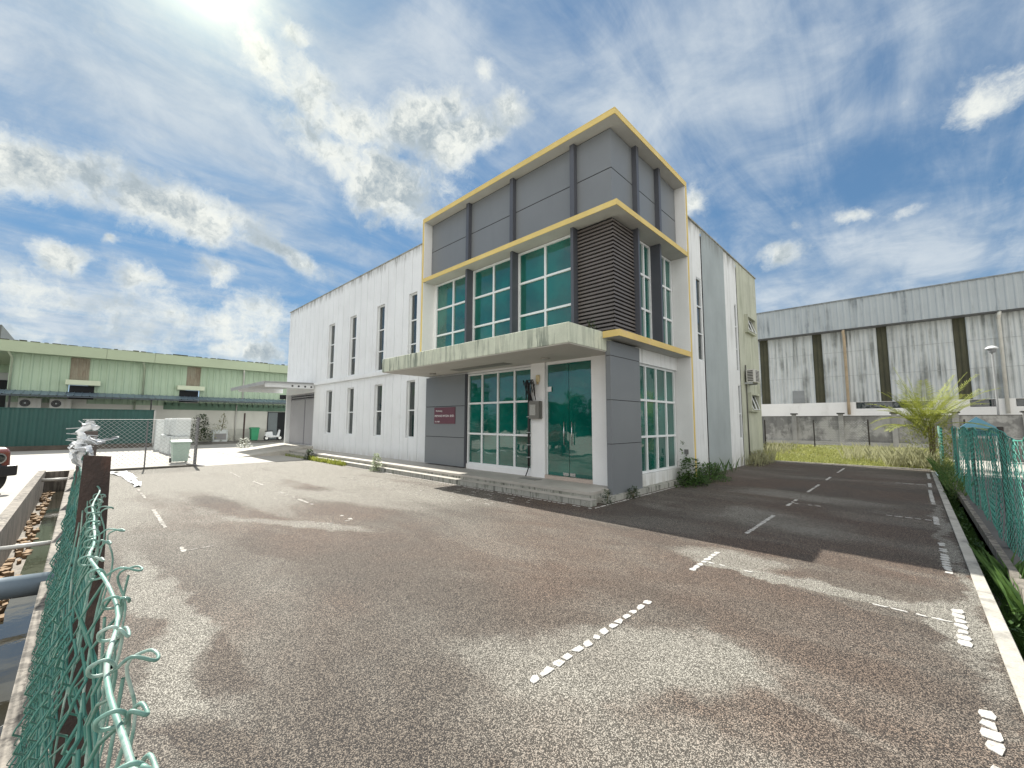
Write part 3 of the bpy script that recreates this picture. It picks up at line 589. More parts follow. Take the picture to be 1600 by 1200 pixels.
# --- fittings on the facade: separate things
t=thing('sign_board','maroon company sign with white lettering on the grey panel left of the entrance window','sign',(-12,8.94,2))
MB().box(-12.58,-11.37,8.925,8.948,1.74,2.32).build('board',maroon,t)
def text(body,x,y,z,size,par,mat,name='lettering',rotz=0):
    cu=bpy.data.curves.new(name,'FONT'); cu.body=body; cu.size=size; cu.extrude=.002; o=bpy.data.objects.new(name,cu); COL.objects.link(o)
    bpy.context.view_layer.update(); dg=bpy.context.evaluated_depsgraph_get(); me=bpy.data.meshes.new_from_object(o.evaluated_get(dg)); bpy.data.objects.remove(o)
    q=bpy.data.objects.new(name,me); COL.objects.link(q); me.materials.clear(); me.materials.append(mat); q.parent=par; q.rotation_euler=(R(90),0,rotz); q.location=Vector((x,y,z))-ORG[par]; return q
text('Workwang',-12.48,8.92,2.17,.085,t,signw); text('MEMAND IM SDN. BHD.',-12.54,8.92,1.98,.108,t,signw); text('No. 42601',-12.52,8.92,1.79,.07,t,signw)
t=thing('meter_box','grey electricity meter box with loose cables on the white pillar left of the glass door','meter box',(-7.7,8.96,2.1))
MB().box(-7.88,-7.50,8.84,8.995,1.9,2.4).build('case',M('meter_case',(.16,.155,.14),.5),t,bevel=.01)
MB().box(-7.83,-7.62,8.83,8.839,2.0,2.3).build('window',M('meter_face',(.40,.40,.37),.3,.2,30),t)
mb=MB(); rc=random.Random(5)
for k in range(9):
    p=[Vector((-7.86+rc.uniform(-.05,.05),8.93,2.42))]; a=rc.uniform(-.22,.05)
    for i in range(1,9): s_=i/8; p.append(Vector((-7.86+a*math.sin(s_*3.1)+(.2*s_ if k%2 else -.12*s_),8.92-.05*math.sin(s_*3)-.01*k,2.4+.62*math.sin(s_*math.pi*rc.uniform(.7,1.0)))))
    mb.tube(p,.011,5)
mb.build('cable',black,t,True)
t=thing('conduit_pipe','dark vertical conduit pipe between entrance window and glass door','pipe',(-7.97,8.95,.26))
mb=MB().cyl((-7.97,8.95,.55),(-7.97,8.95,2.95),.033,10); mb.tube([(-7.97,8.95,.56),(-8.0,8.93,.42),(-8.05,8.9,.27)],.016,6); mb.build('tube',black,t,True)
mb=MB()
for z in(.8,1.15,1.5,1.95): mb.box(-8.02,-7.92,8.91,8.99,z,z+.02)
mb.build('clip',galv,t)
t=thing('wall_lamp','small cream wall lamp on the white pillar above the meter box','lamp',(-7.64,8.98,3.0))
MB().box(-7.70,-7.58,8.93,8.998,2.95,3.15).build('lamp_shade',M('cream_plastic',(.62,.52,.30),.4),t,bevel=.02); MB().cyl((-7.64,8.95,2.88),(-7.64,8.95,2.95),.03,8).build('base',M('lamp_base',(.4,.3,.15),.4),t)
t=thing('manhole_cover','square metal manhole cover in the platform below the meter box','manhole cover',(-7.6,8.5,.262))
MB().box(-7.95,-7.3,8.45,8.75,.262,.27).build('plate',M('manhole',(.20,.20,.18),.6),t)
t=thing('notice_sticker','small white notice stuck on upper left of the glass door','sticker',(-7.36,9.06,2.6)); MB().box(-7.36,-7.22,9.055,9.06,2.66,2.80).build('paper',signw,t); 
# AC unit
def ac_unit(x,y,z,label,ax='x',grp=None,w=.85,h=.58,d=.32):
    t=thing('air_conditioner',label,'air conditioner',(x,y,z),grp)
    if ax=='B':   # on side wall facing +x, long side along y
        MB().box(x,x+d,y,y+w,z,z+h).build('casing',ac_m,t,bevel=.015)
        f=x+d; mb=MB()
        for k in range(8): mb.box(f+.001,f+.012,y+.28,y+w-.04,z+.05+k*.062,z+.075+k*.062)
        MB().box(f,f+.004,y+.27,y+w-.03,z+.04,z+h-.04).build('fan_opening',black,t); mb.build('grille',ac_m,t)
        mb=MB()
        for k in range(7): mb.box(x+.05,x+d-.05,y-.006,y-.0005,z+.06+k*.07,z+.10+k*.07)
        mb.build('side_vent',black,t)
    else:
        MB().box(x,x+d,y,y+w,z,z+h).build('casing',ac_m,t,bevel=.01); MB().cyl((x+d,y+.3,z+h/2),(x+d+.01,y+.3,z+h/2),.24,24).build('fan_opening',black,t)
        mb=MB(); 
        for r_ in(.06,.12,.18,.235):
            mb.tube([(x+d+.02,y+.3+r_*math.cos(q*.3927),z+h/2+r_*math.sin(q*.3927)) for q in range(17)],.006,4,False)
        mb.build('grille',galv,t); MB().cyl((x+d+.01,y+.3,z+h/2),(x+d+.025,y+.3,z+h/2),.05,12).build('fan_hub',cab,t)
    return t
ac_unit(-5.2,20.35,3.6,'boxy air conditioner mounted between the two small side windows of the main building','B')
MB().box(-5.28,-4.95,20.33,20.37,3.53,3.6).box(-5.28,-4.95,21.1,21.14,3.53,3.6).build('bracket',galv,B)
t=thing('drain_pipe','thin dark drain pipe running down the beige side wall below the air conditioner','pipe',(-5.24,20.5,.2)); MB().cyl((-5.24,20.5,.25),(-5.24,20.5,4.4),.025,6).build('tube',M('pipe_dark',(.10,.10,.09),.6),t,True)
# ================================================================ GREEN WAREHOUSE (left, faces +x)
G=thing('green_warehouse','long low pale green metal warehouse with a blue lean-to roof on the left','building',(-50,5,0))
GX=-42.0
corr(mb:=MB(),'B',GX,-3.55,-.85,3.0,6.3,.42,.05); corr(mb,'B',GX,.10,5.6,3.0,6.3,.42,.05); corr(mb,'B',GX,6.5,22,3.0,6.3,.42,.05)
mb.quad((GX,-3.55,0),(GX,-3.55,6.3),(-60,-3.55,6.3),(-60,-3.55,0)); mb.build('wall',gcor,G)
for a,b in((-.85,.10),(5.6,6.5)): corr(MB(),'B',GX-.02,a,b,4.4,6.3,.12,.02).build('translucent_panel',rustp,G)
for a,b in((-6.0,.87),(.885,3.5),(3.515,11.3),(11.315,22)): MB().box(-62,GX+.85,a,b,6.20,6.92).build('roof_fascia',gfas,G)
rm=random.Random(9); mb=MB(); y=-6
while y<22:
    l=rm.uniform(.15,.5); mb.box(GX+.6,GX+.87,y,y+l,6.921,6.94+rm.uniform(.0,.06)); y+=l+rm.uniform(0,.25)
mb.build('roof_edge_moss',mossd,G)['kind']='stuff'
mb=MB()
mb.box(GX-.3,GX-.002,-3.5,22,0,3.45); mb.build('lower_wall',creamw,G)
MB().box(GX-.002,GX+.04,3.4,22,.1,1.15).build('dado',M('dado_cream',(.56,.56,.50),.8,.1),G)
MB().box(GX-.01,GX+.05,4.3,22,2.7,3.25).build('green_band',gdk,G)
for a,b,c,d in((-1.0,.7,-.8,.42),(5.0,6.75,5.2,6.42)):
    h=MB().box(GX,GX+.6,a,b,4.27,4.6).build('window_hood',M('cream_green',(.56,.62,.46),.5,.05),G); MB().box(GX-.02,GX+.06,c,d,3.3,4.25).build('opening',darkm,h)
for y in(-3.45,3.02,9.55):
    mb=MB().tube([(GX+.7,y-.15,6.2),(GX+.12,y,5.85),(GX+.12,y,3.7)],.06,8); mb.tube([(GX+.1,y-.4,3.2),(GX+.1,y-.4,.2)],.05,8); mb.build('downpipe',M('green_pipe',(.40,.46,.34),.5) if y<9 else pvc,G,True)
# lean-to roof: ribbed sheet
mb=MB(); y=-6.2; 
while y<13.2:
    mb.quad((GX,y,3.78),(GX+1.7,y,3.45),(GX+1.7,y+.3,3.45),(GX,y+.3,3.78)); mb.quad((GX,y+.3,3.78),(GX+1.7,y+.3,3.45),(GX+1.7,y+.34,3.50),(GX,y+.34,3.83)); mb.quad((GX,y+.34,3.83),(GX+1.7,y+.34,3.5),(GX+1.7,y+.38,3.45),(GX,y+.38,3.78)); y+=.38
mb.build('lean_to_roof',awn,G); MB().box(GX+1.62,GX+1.7,-6.2,13.2,3.34,3.43).build('gutter',M('gutter_dark',(.06,.08,.10),.5),G)
pd=M('post_dark',(.05,.05,.05),.6); [MB().box(GX+1.5,GX+1.58,y,y+.08,0,3.4).build('awning_post',pd,G) for y in(-3.3,3.4)]
dr=MB().box(GX+.001,GX+.06,11.6,13.25,.15,2.66).build('doorway',darkm,G); MB().box(GX+.06,GX+.1,11.65,12.4,.2,2.6).build('door_leaf',M('door_grey',(.16,.19,.20),.5),dr)
MB().box(GX+.001,GX+.05,12.5,13.2,3.85,4.25).build('window',darkm,G)
struct('pavement',MB().box(GX,GX+2.2,3.4,22,-.1,.14),M('dark_apron',(.16,.155,.14),.8,.2,.8))
for y in(-2.95,-1.65): 
    pass
a1=ac_unit(GX+.35,-2.98,2.60,'outdoor fan unit under the blue lean-to roof, left of the two','C','fan units under the lean-to roof',1.0,.66)
a2=copy_thing(a1,(GX+.35,-1.62,2.60),'outdoor fan unit under the blue lean-to roof, right of the two')
t=thing('hoarding','dark teal corrugated metal hoarding in front of the green warehouse','hoarding',(-38,0,0))
corr(mb:=MB(),'B',-38,-14,3.42,.28,2.52,.36,.05,.5); mb.quad((-38.1,-14,.28),(-38.1,3.42,.28),(-38.1,3.42,2.5),(-38.1,-14,2.5)); mb.build('sheet',hoardm,t); MB().box(-38.06,-37.92,-14,3.45,2.52,2.56).build('top_rail',hoardm,t); MB().box(-38.15,-37.85,-14,3.45,-.05,.28).build('base_wall',M('hoard_base',(.10,.085,.07),.9,.3),t)
MB().box(-38.1,-37.95,3.42,3.5,.1,2.56).build('post',M('wht_post',(.5,.5,.48),.6),t)
t=thing('far_building','grey and white building behind the left end of the green warehouse','building',(-60,-12,0))
MB().box(-75,-52,-20,-3.9,0,8.2).build('wall',M('far_wall',(.5,.52,.52),.7,.08,.3),t); MB().box(-75,-51.8,-20,-5.0,8.2,9.4).build('roof',M('far_roof',(.12,.13,.13),.7),t); MB().box(-52,-51.9,-9,-4.3,2.5,5.0).build('window',darkm,t); MB().box(-52,-51.88,-20,-3.9,5.6,6.8).build('green_band',gcor,t)
# ================================================================ GREY WAREHOUSE (right, faces -y)
H=thing('metal_warehouse','big silver corrugated metal warehouse behind the cement boundary wall','building',(5,60,0)); HY=48.0
strips=[(-17.5,-16.8),(-10.9,-10.15),(-6.45,-5.72),(-1.84,-1.16),(2.76,3.48),(7.6,8.35),(12.4,13.1)]
us=[-26]+[v for s_ in strips for v in s_]+[26]; mb=MB()
for k in range(0,len(us),2): corr(mb,'A',HY,us[k],us[k+1],3.72,10.6,.30,.06,.5)
mb.build('cladding',silver,H)
for a,b in strips: corr(MB(),'A',HY+.03,a,b,3.72,10.6,.30,.05,.5).build('translucent_strip',olive,H)
lapm=M('lap',(.36,.38,.38),.6,.2,2)
for k in range(0,len(us),2):
    for z in(6.1,8.3): MB().box(us[k],us[k+1],HY-.066,HY-.061,z,z+.03).build('lap_joint',lapm,H)
corr(mb:=MB(),'A',HY-.9,-26,26,10.28,12.88,.45,.03,.3); mb.quad((-26,HY-.9,12.88),(26,HY-.9,12.88),(26,HY+20,14.5),(-26,HY+20,14.5)); mb.build('roof_fascia',silver_f,H)
MB().box(-26,26,HY-1.0,HY-.88,12.88,12.97).build('ridge_flashing',M('flash',(.22,.24,.25),.5,.3,3),H); MB().box(-26,26,HY-.85,HY+.2,10.22,10.278).build('eaves_soffit',M('eave_dark',(.12,.125,.13),.6),H)
mb=MB(); wall(mb,'A',HY-.08,-26,26,0,3.72,[(-3.55,1.3,3.12,3.69,.2),(3.3,4.75,3.12,3.69,.2),(5.6,10,3.12,3.69,.2)]); mb.quad((-26,HY-.08,3.72),(26,HY-.08,3.72),(26,HY+.1,3.72),(-26,HY+.1,3.72)); mb.build('base_wall',creamw if False else M('white_band',(.80,.80,.78),.7,.05,.5,.02,20,.3,(.4,.38,.33),(1.2,1.2,.5),(.55,.72)),H)
for a,b in((-3.55,1.3),(3.3,4.75),(5.6,10)): window(H,'A',HY+.04,a,b,3.12,3.69,tuple(a+1.2*k for k in range(1,int((b-a)/1.2)+1) if a+1.2*k<b-.2),(),.04,glass_d,fm=M('dk_frame',(.08,.08,.08),.5))
MB().box(-8.25,-7.3,HY-.12,HY-.07,3.74,4.92).build('patch_panel',M('patch_grey',(.25,.265,.27),.5),H)
for x,c in((-4.05,True),(5.16,False),(12.5,False),(-14,False)): MB().tube([(x+.05,HY-.75,10.3),(x+.0,HY-.7,10.05),(x,HY-.25,9.7),(x,HY-.25,2.6)],.115,10).build('downpipe',M('rusty_pipe',(.50,.40,.28),.6,.2,1.5,.02,20,.6,(.3,.2,.1),(2,2,.5)) if c else pvc,H,True)
# boundary wall
t=thing('boundary_wall','stained grey cement boundary wall with short pillars behind the grass strip','wall',(0,42.5,0))
MB().box(-9.8,30,42.5,42.7,.35,2.38).build('panel',boundw,t); MB().box(-9.8,30,42.38,42.72,-.1,.36).build('base_beam',M('cement_base',(.33,.33,.31),.9,.2,1),t); MB().box(-9.8,30,42.47,42.73,2.381,2.42).build('coping',M('cop_dk',(.07,.07,.068),.9),t)
mb=MB()
for k in range(-1,12):
    x=-4.15+k*3.16
    p=MB().box(x-.16,x+.16,42.36,42.499,.36,2.55).build('pillar',M('cem_pil',(.30,.30,.29),.9,.2,1) if k==-1 else bpy.data.materials['cem_pil'],t); MB().box(x-.24,x+.24,42.3,42.75,2.551,2.66).build('cap',bpy.data.materials['cop_dk'],p)
t=thing('side_wall','dark grey wall at the back corner beside the beige side of the main building','wall',(-9,34,0))
MB().prism([(24,0),(40,0),(40,2.3),(31,2.62),(24,2.62)],-9.3,-9.0,'x').build('panel',M('side_dk',(.16,.165,.17),.9,.2,1),t)
# rear wire fence in front of the wall
t=thing('wire_fence','thin chain link fence on dark posts in front of the cement boundary wall','fence',(0,37,0))
for x,y in((-8.2,36.5),(-5.2,37.0),(-1.95,33.0),(2.0,33.0)): MB().box(x-.035,x+.035,y-.035,y+.035,0,2.05).build('post',M('rusty_dark_post',(.05,.045,.04),.8,.3,5) if x==-8.2 else bpy.data.materials['rusty_dark_post'],t)
def link_mesh(S_,nu,nv,off,r,n=3):
    mb=MB()
    for k in range(nu):
        pts=[]
        for j in range(nv+1):
            u=k+(.5 if j%2 else -.04 if False else 0)*1.06; pts.append(S_(u,j,(off if j%2 else -off)))
        mb.tube(pts,r,n,False)
        pts=[]
    return mb
def rear(u,v,o): x=-5.2+u*.16; f=min(1,max(0,(x+5.2)/3.25)); return (x,37.0-4.0*f+o,.1+v*.08)
mb=MB()
for k in range(20):
    mb.tube([rear(k+(1 if j%2 else 0),j,.005 if j%2 else -.005) for j in range(24)],.006,3,False)
mb.build('wire_mesh',galv,t)
# street lamp
t=thing('street_lamp','white capped lamp on a thin grey pole in front of the silver warehouse','street lamp',(4.5,46.0,0))
MB().cyl((4.5,46,0),(4.5,46,7.1),.06,8).build('pole',M('lamp_pole',(.30,.31,.31),.5),t); MB().cyl((4.5,46,7.02),(4.5,46,7.3),.17,12,.24).build('lantern',M('lamp_body',(.20,.21,.22),.4),t); mb=MB().tube([(4.5,46,7.3),(4.5,46,7.34),(4.5,46,7.45),(4.5,46,7.52)],[.33,.34,.25,.05],14); mb.build('cap',white,t,True)
# ================================================================ LEFT YARD THINGS
def bin_(x,y,z,label,m,w=.5,h=.95):
    t=thing('wheelie_bin',label,'bin',(x,y,z)); a=.06
    v=MB(); b=[(x-w/2+a,y-w/2+a),(x+w/2-a,y-w/2+a),(x+w/2-a,y+w/2-a),(x-w/2+a,y+w/2-a)]; c=[(x-w/2,y-w/2),(x+w/2,y-w/2),(x+w/2,y+w/2),(x-w/2,y+w/2)]
    B4=[(*p,z+.06) for p in b]; T4=[(*p,z+h*.88) for p in c]; v.quad(*B4[::-1])
    for i in range(4): v.quad(B4[i],B4[(i+1)%4],T4[(i+1)%4],T4[i])
    v.quad(*T4); v.build('body',m,t); MB().prism([(x-w/2-.04,z+h*.88),(x+w/2+.05,z+h*.88),(x+w/2+.05,z+h*.93),(x,z+h),(x-w/2-.04,z+h*.95)],y-w/2-.04,y+w/2+.04,'y').build('lid',m,t)
    for s_ in(-1,1): MB().cyl((x-w/2,y+s_*w*.38,z+.1),(x-w/2,y+s_*w*.5,z+.1),.1,12).build('wheel',rubber,t)
    return t
bin_(-23.1,3.05,-.0,'pale green wheelie bin standing just behind the wire fence corner',bin_g,.62,.98)
bin_(-40.9,10.35,.14,'bright green bin beside the warehouse door under the lean-to',M('bright_green',(.03,.30,.14),.5),.6,1.15)
# white cabinet panels behind the fence
rcab=random.Random(2)
def cabinet(x,y,w,h,z0,label,split):
    t=thing('cabinet',label,'cabinet',(x,y,z0),'old white cabinets stacked behind the wire fence')
    MB().box(x,x+w,y,y+.6,z0,z0+h).build('body',cab,t,bevel=.02)
    for k in range(split): MB().box(x+.04+k*(w-.04)/split,x+(k+1)*(w-.04)/split,y-.02,y-.001,z0+.05,z0+h-.05).build('door',cab,t)
for a in((-31.9,3.25,1.45,1.02,.0,'old white cabinet at the left end of the lower row behind the fence',1),(-30.4,3.3,1.5,.98,0,'middle old white cabinet of the lower row behind the fence',2),(-28.8,3.38,1.4,1.0,0,'old white cabinet of the lower row nearest the wheelie bin',1),
 (-31.6,3.35,1.9,.92,1.03,'left white cabinet lying on top of the cabinet stack',2),(-29.6,3.42,2.0,.93,1.02,'right white cabinet on top of the cabinet stack',2),(-34.2,3.2,.6,1.9,0,'tall narrow pale cabinet left of the cabinet stack',1)): cabinet(*a)
t=thing('box_unit','pale grey box unit standing by the warehouse wall behind the pole','box',(-40.9,7.9,.14)); MB().box(-41.2,-40.5,7.35,8.35,.14,1.1).build('case',cab,t,bevel=.02); MB().box(-40.499,-40.48,7.45,8.25,.3,.8).build('grille',M('grille_grey',(.3,.3,.3),.6),t)
t=thing('motor_scooter','small white scooter parked beside the green bin','scooter',(-40.3,11.6,.14)); y=11.0; x=-40.3; z=.14
MB().prism([(y,z+.45),(y+.1,z+.75),(y+.55,z+.78),(y+.62,z+.45),(y+.95,z+.42),(y+1.1,z+.95),(y+1.2,z+.9),(y+1.12,z+.3),(y+.5,z+.25),(y+.1,z+.3)],x-.12,x+.12,'x').build('body',white,t,bevel=.03); MB().prism([(y+.02,z+.78),(y+.6,z+.8),(y+.6,z+.87),(y+.05,z+.86)],x-.12,x+.12,'x').build('seat',black,t)
for q in(y+.15,y+1.2): w_=MB().cyl((x-.05,q,z+.22),(x+.05,q,z+.22),.22,18).build('wheel',rubber,t); MB().cyl((x-.055,q,z+.22),(x+.055,q,z+.22),.12,12).build('rim',steel,w_)
MB().tube([(x-.3,y+1.1,z+1.05),(x,y+1.12,z+.98),(x+.3,y+1.1,z+1.05)],.02,6).build('handlebar',black,t)
t=thing('pole','thin dark pole standing in the yard beside the loading ramp','pole',(-38.5,9.0,0)); MB().cyl((-38.5,9.0,0),(-38.5,9.0,2.45),.06,8).build('shaft',rust,t)
# ================================================================ CAR at the left edge
t=thing('pickup_car','dark red off road car cut by the left edge of the photo','car',(-17.3,-3.2,0))
cx0,cx1=-18.2,-16.5
side=[(-.95,.55),(-.98,1.02),(-1.1,1.12),(-2.1,1.2),(-2.5,1.75),(-4.6,1.78),(-4.95,1.1),(-4.95,.5),(-4.5,.45),(-1.2,.45)]
MB().prism(side,cx0,cx1,'x').build('body',red,t,bevel=.05)
MB().prism([(-2.2,1.24),(-2.55,1.7),(-4.5,1.72),(-4.75,1.24)],cx0-.01,cx1+.01,'x').build('window',glass_d,t)
MB().quad((cx0+.1,-2.09,1.22),(cx1-.1,-2.09,1.22),(cx1-.1,-2.48,1.74),(cx0+.1,-2.48,1.74)).build('windscreen',glass_d,t)
MB().box(cx0-.06,cx1+.06,-1.0,-.82,.42,.68).build('bumper',black,t,bevel=.03)
MB().box(cx1-.45,cx1-.02,-.96,-.93,1.04,1.09).build('bonnet_stripe',white,t)
for x in(cx0+.24,cx1-.24): h=MB().cyl((x,-1.0,.86),(x,-.93,.86),.13,20).build('headlight',chrome,t); MB().cyl((x,-.929,.86),(x,-.922,.86),.095,20).build('lens',glass_d,h)
MB().tube([(cx1-.02,-.9,.45),(cx1-.02,-.86,.95),(cx1-.02,-.9,1.02)],.025,6).build('guard_bar',M('bar_white',(.7,.7,.7),.4),t)
for x,y in((cx1-.13,-1.42),(cx0+.13,-1.42),(cx1-.13,-4.3),(cx0+.13,-4.3)):
    w_=MB().cyl((x-.13,y,.40),(x+.15,y,.40),.40,28).build('wheel',rubber,t,bevel=.03); MB().cyl((x-.135,y,.4),(x+.155,y,.4),.22,16).build('rim',steel,w_)
    MB().tube([(x+.10,y+.52*math.cos(q*.35),.42+.5*math.sin(q*.35)) for q in range(0,10)],.07,6).build('wheel_arch',black,t)
t.rotation_euler=(0,0,R(-55)); t.location=(-17.75,-3.2,0)
# blue shelter beyond the net
t=thing('blue_shelter','blue pointed tarpaulin shelter beyond the green net','shelter',(2.3,30,0))
mb=MB(); A_=(2.22,30.0,2.15); c=[(1.62,29.4,1.60),(2.85,29.4,1.60),(2.85,30.6,1.60),(1.62,30.6,1.60)]
for i in range(4): mb.quad(c[i],c[(i+1)%4],A_)
for i in range(4): p,q=c[i],c[(i+1)%4]; mb.quad(p,(p[0],p[1],1.25),(q[0],q[1],1.25),q)
mb.build('canopy',blue_t,t)
for p in c: MB().cyl((p[0],p[1],0),(p[0],p[1],1.62),.03,6).build('pole',galv,t)
struct('bright_paving',sheet(.9,14,22.2,30.5,.006),yardc)
t=thing('low_wall','low dark wall crossing the plot beyond the green net','wall',(6,31,0)); MB().box(.9,14,31.2,31.5,0,1.1).build('panel',boundw,t)
# ================================================================ FENCES
def fence_tube_pts(): pass
# near fence (plane close to y=0, runs along -x)
NF=thing('chain_link_fence','green coated chain link fence with curled loose wires beside the drain, running from the camera','fence',(-1.6,0,0))
rf=random.Random(21)
def nw(x,z,s=0): return mnoise.noise(Vector((x*2.1+s,z*2.3,s*1.7)))
def SF(x,z):
    lean=.035-.075*(1.62-z)*min(1,(x and abs(x)/1.0)); 
    return lean+.035*nw(x,z)*min(1,abs(x))+.012*nw(x*3,z*3,5)-.01
mb=MB(); p=.056
k=0; x=-.12
while x>-9:
    pts=[]; nseg=29
    for j in range(nseg*2+1):
        jj=j/2; z=1.60-jj*p*.98-(.03*abs(nw(x,0,9)) if j==0 else 0)
        tri=abs((jj%2)-1) # 1 at even,0 at odd
        xx=x-p*(1-tri)*1.0+rf.uniform(-.004,.004); zz=z+rf.uniform(-.003,.003)
        o=.006 if (jj%2)<.25 or (jj%2)>1.75 else(-.006 if .75<(jj%2)<1.25 else 0)
        if z<.03: break
        pts.append((xx,SF(xx,zz)+o,zz))
    mb.tube(pts,.0017,5 if x>-2.5 else 3,False)
    x-=p
n0=len(mb.v); x=-.2; rf2=random.Random(77)
while x>-2.6:
    pts=[]; ph=rf2.uniform(0,6)
    for j in range(92):
        z=1.50-j*.0165
        if z<.05: break
        pts.append((x-.016*math.cos(j*1.5708)-.05*j/92+.012*math.sin(z*7+ph),SF(x,z)-.012-.03*(1.5-z)*abs(math.sin(ph))+.008*math.sin(j*1.5708+.6),z))
    mb.tube(pts,.0017,4,False); x-=rf2.uniform(.035,.07)
mb.build('wire_mesh',mesh_g,NF,True)
mb=MB(); pts=[]
for i in range(60): x=.1-i*.033; pts.append((x,SF(x,1.6)+.004,1.60+.012*nw(x*2,3,2)+ (.03*min(1,max(0,(-x-1.2)/.7)))))
mb.tube(pts,.0020,8)
x=-1.95
mb.tube([(-1.87,SF(-1.87,1.63),1.63),(-4,-.01,1.6),(-9,-.03,1.6),(-20.5,-.03,1.6)],.003,4)
mb.build('tension_wire',mesh_l,NF,True)
mb=MB()   # curled wire ends twisted round the top wire
x=-.16; i=0
while x>-1.75:
    y0=SF(x,1.6); big=(i%3==1); L=(rf.uniform(.028,.05) if big else rf.uniform(.012,.026))*min(1,.6+abs(x)*.7); zt=1.605
    pts=[(x-.012,y0-.004,zt-.16-.1*rf.random()),(x-.02,y0+.004,zt-.07),(x-.004,y0+.010,zt-.012),(x+.004,y0+.004,zt+.006),(x,y0-.006,zt+.003),(x-.006,y0-.004,zt-.007),(x-.002,y0+.008,zt-.006),(x+.006,y0+L*.5,zt+.004),(x+.010,y0+L*.9,zt+rf.uniform(-.004,.006)),(x-.002,y0+L,zt-.004),(x-.014,y0+L*.85,zt-.003),(x-.022,y0+L*.5,zt-.014)]
    if big: pts+=[(x-.03,y0+L*.75,zt-.06),(x-.036,y0+L*.6,zt-.12),(x-.03,y0+L*.2,zt-.2)]
    # smooth
    P3=[Vector(q) for q in pts]; sm=[]
    for a in range(len(P3)-1):
        p0=P3[max(a-1,0)];p1=P3[a];p2=P3[a+1];p3=P3[min(a+2,len(P3)-1)]
        for s_ in(0,.25,.5,.75): sm.append(.5*((2*p1)+(-p0+p2)*s_+(2*p0-5*p1+4*p2-p3)*s_*s_+(-p0+3*p1-3*p2+p3)*s_**3))
    sm.append(P3[-1]); mb.tube(sm,.0014,7)
    x-=rf.uniform(.06,.13); i+=1
mb.build('loose_wire',mesh_l,NF,True)
mb=MB()   # long slack strands hanging inside
for k in range(9):
    x=-.3-k*.15; y=SF(x,1.4)+rf.uniform(.0,.03); pts=[]
    for j in range(18): z=1.6-j*.07; pts.append((x-.03*j*rf.uniform(.2,.5)+.02*nw(x*5,z*4,k),y-.03*j*.13+.014*nw(z*6,x*5,k+3),z))
    mb.tube(pts,.0014,5,False)
mb.build('slack_wire',mesh_l,NF,True)
# rusty near post and torn plastic
MB().prism([(-.040,.0),(.075,0),(.075,.006),(-.034,.006),(-.034,.05),(-.040,.05)],0,1.71,'z')
post=MB()
def PO(y,z): return y+.0
for a,b,c,d in((-1.606,-1.600,.008,.062),(-1.65,-1.6065,.008,.014)):
    post.quad((a,c-.02,0),(b,c-.02,0),(b,c,1.708),(a,c,1.708)); post.quad((b,c-.02,0),(b,d+.03,0),(b,d,1.702),(b,c,1.708)); post.quad((a,d+.03,0),(a,c-.02,0),(a,c,1.708),(a,d,1.702)); post.quad((b,d+.03,0),(a,d+.03,0),(a,d,1.702),(b,d,1.702)); post.quad((a,c,1.708),(b,c,1.708),(b,d,1.702),(a,d,1.702))
post.build('post',rust,NF)
MB().box(-4.6,-4.55,-.01,.09,0,1.72).build('post',M('dull_post',(.09,.075,.07),.8,.2,5),NF)
for x in(-7.7,-10.8,-13.9,-17,-20.1): MB().box(x-.05,x,-.02,.06,0,1.66).build('post',bpy.data.materials['dull_post'],NF)
t=thing('torn_plastic','torn white plastic rag and barbed wire tied on top of the rusty post','rag',(-1.68,.0,1.7))
def scraps(mb,c,n,s,rnd,stretch=(1,1,1)):
    for _ in range(n):
        o=Vector(c)+Vector([rnd.gauss(0,s)*q for q in stretch]); g=3; a=Vector([rnd.uniform(-1,1) for _ in range(3)]).normalized(); b=a.orthogonal().normalized(); la=rnd.uniform(.5,1.3)*s; lb=rnd.uniform(.2,.6)*s
        grid=[[o+a*la*(i/g-.5)+b*lb*(j/g-.5)+a.cross(b)*rnd.uniform(-.2,.2)*s for j in range(g+1)] for i in range(g+1)]
        for i in range(g):
            for j in range(g): mb.quad(grid[i][j],grid[i+1][j],grid[i+1][j+1],grid[i][j+1])
rs=random.Random(4); mb=MB()
def flag(mb,p0,p1,w0,w1,n=14,m=4,amp=.006,up=(0,0,1),sd=0):
    p0,p1,up=Vector(p0),Vector(p1),Vector(up); d=(p1-p0).normalized(); sx=d.cross(up).normalized(); G_=[]
    for i in range(n+1):
        u=i/n; c=p0.lerp(p1,u)+sx*amp*math.sin(u*9+sd)+up*amp*.8*math.sin(u*6+sd*2); wd=w0*(1-u)+w1*u+amp*.5*math.sin(u*15+sd)
        G_.append([c+up*wd*(j/m-.5)+sx*amp*1.6*math.sin(j*1.9+u*7+sd)+Vector([rs.uniform(-.0012,.0012) for _ in range(3)]) for j in range(m+1)])
    for i in range(n):
        for j in range(m): mb.quad(G_[i][j],G_[i+1][j],G_[i+1][j+1],G_[i][j+1])
mb.tube([(-1.7+.004*math.sin(i*2.1),.0+.005*math.sin(i*1.3)+(.0 if i<9 else (i-8)*.007),1.70+.0085*min(i,10)-(0 if i<11 else .003*(i-10))) for i in range(13)],[.005+.004*abs(math.sin(i*1.7)) for i in range(13)],8)
flag(mb,(-1.70,-.008,1.742),(-1.70,.078,1.747),.022,.004,sd=1); flag(mb,(-1.705,.0,1.746),(-1.69,.05,1.740),.016,.006,sd=3)
flag(mb,(-1.72,.016,1.735),(-1.71,-.024,1.726),.016,.012,8,sd=2); flag(mb,(-1.70,-.014,1.722),(-1.66,.024,1.718),.018,.010,8,sd=5); flag(mb,(-1.69,.0,1.79),(-1.69,.026,1.793),.010,.006,8,amp=.003,sd=2)
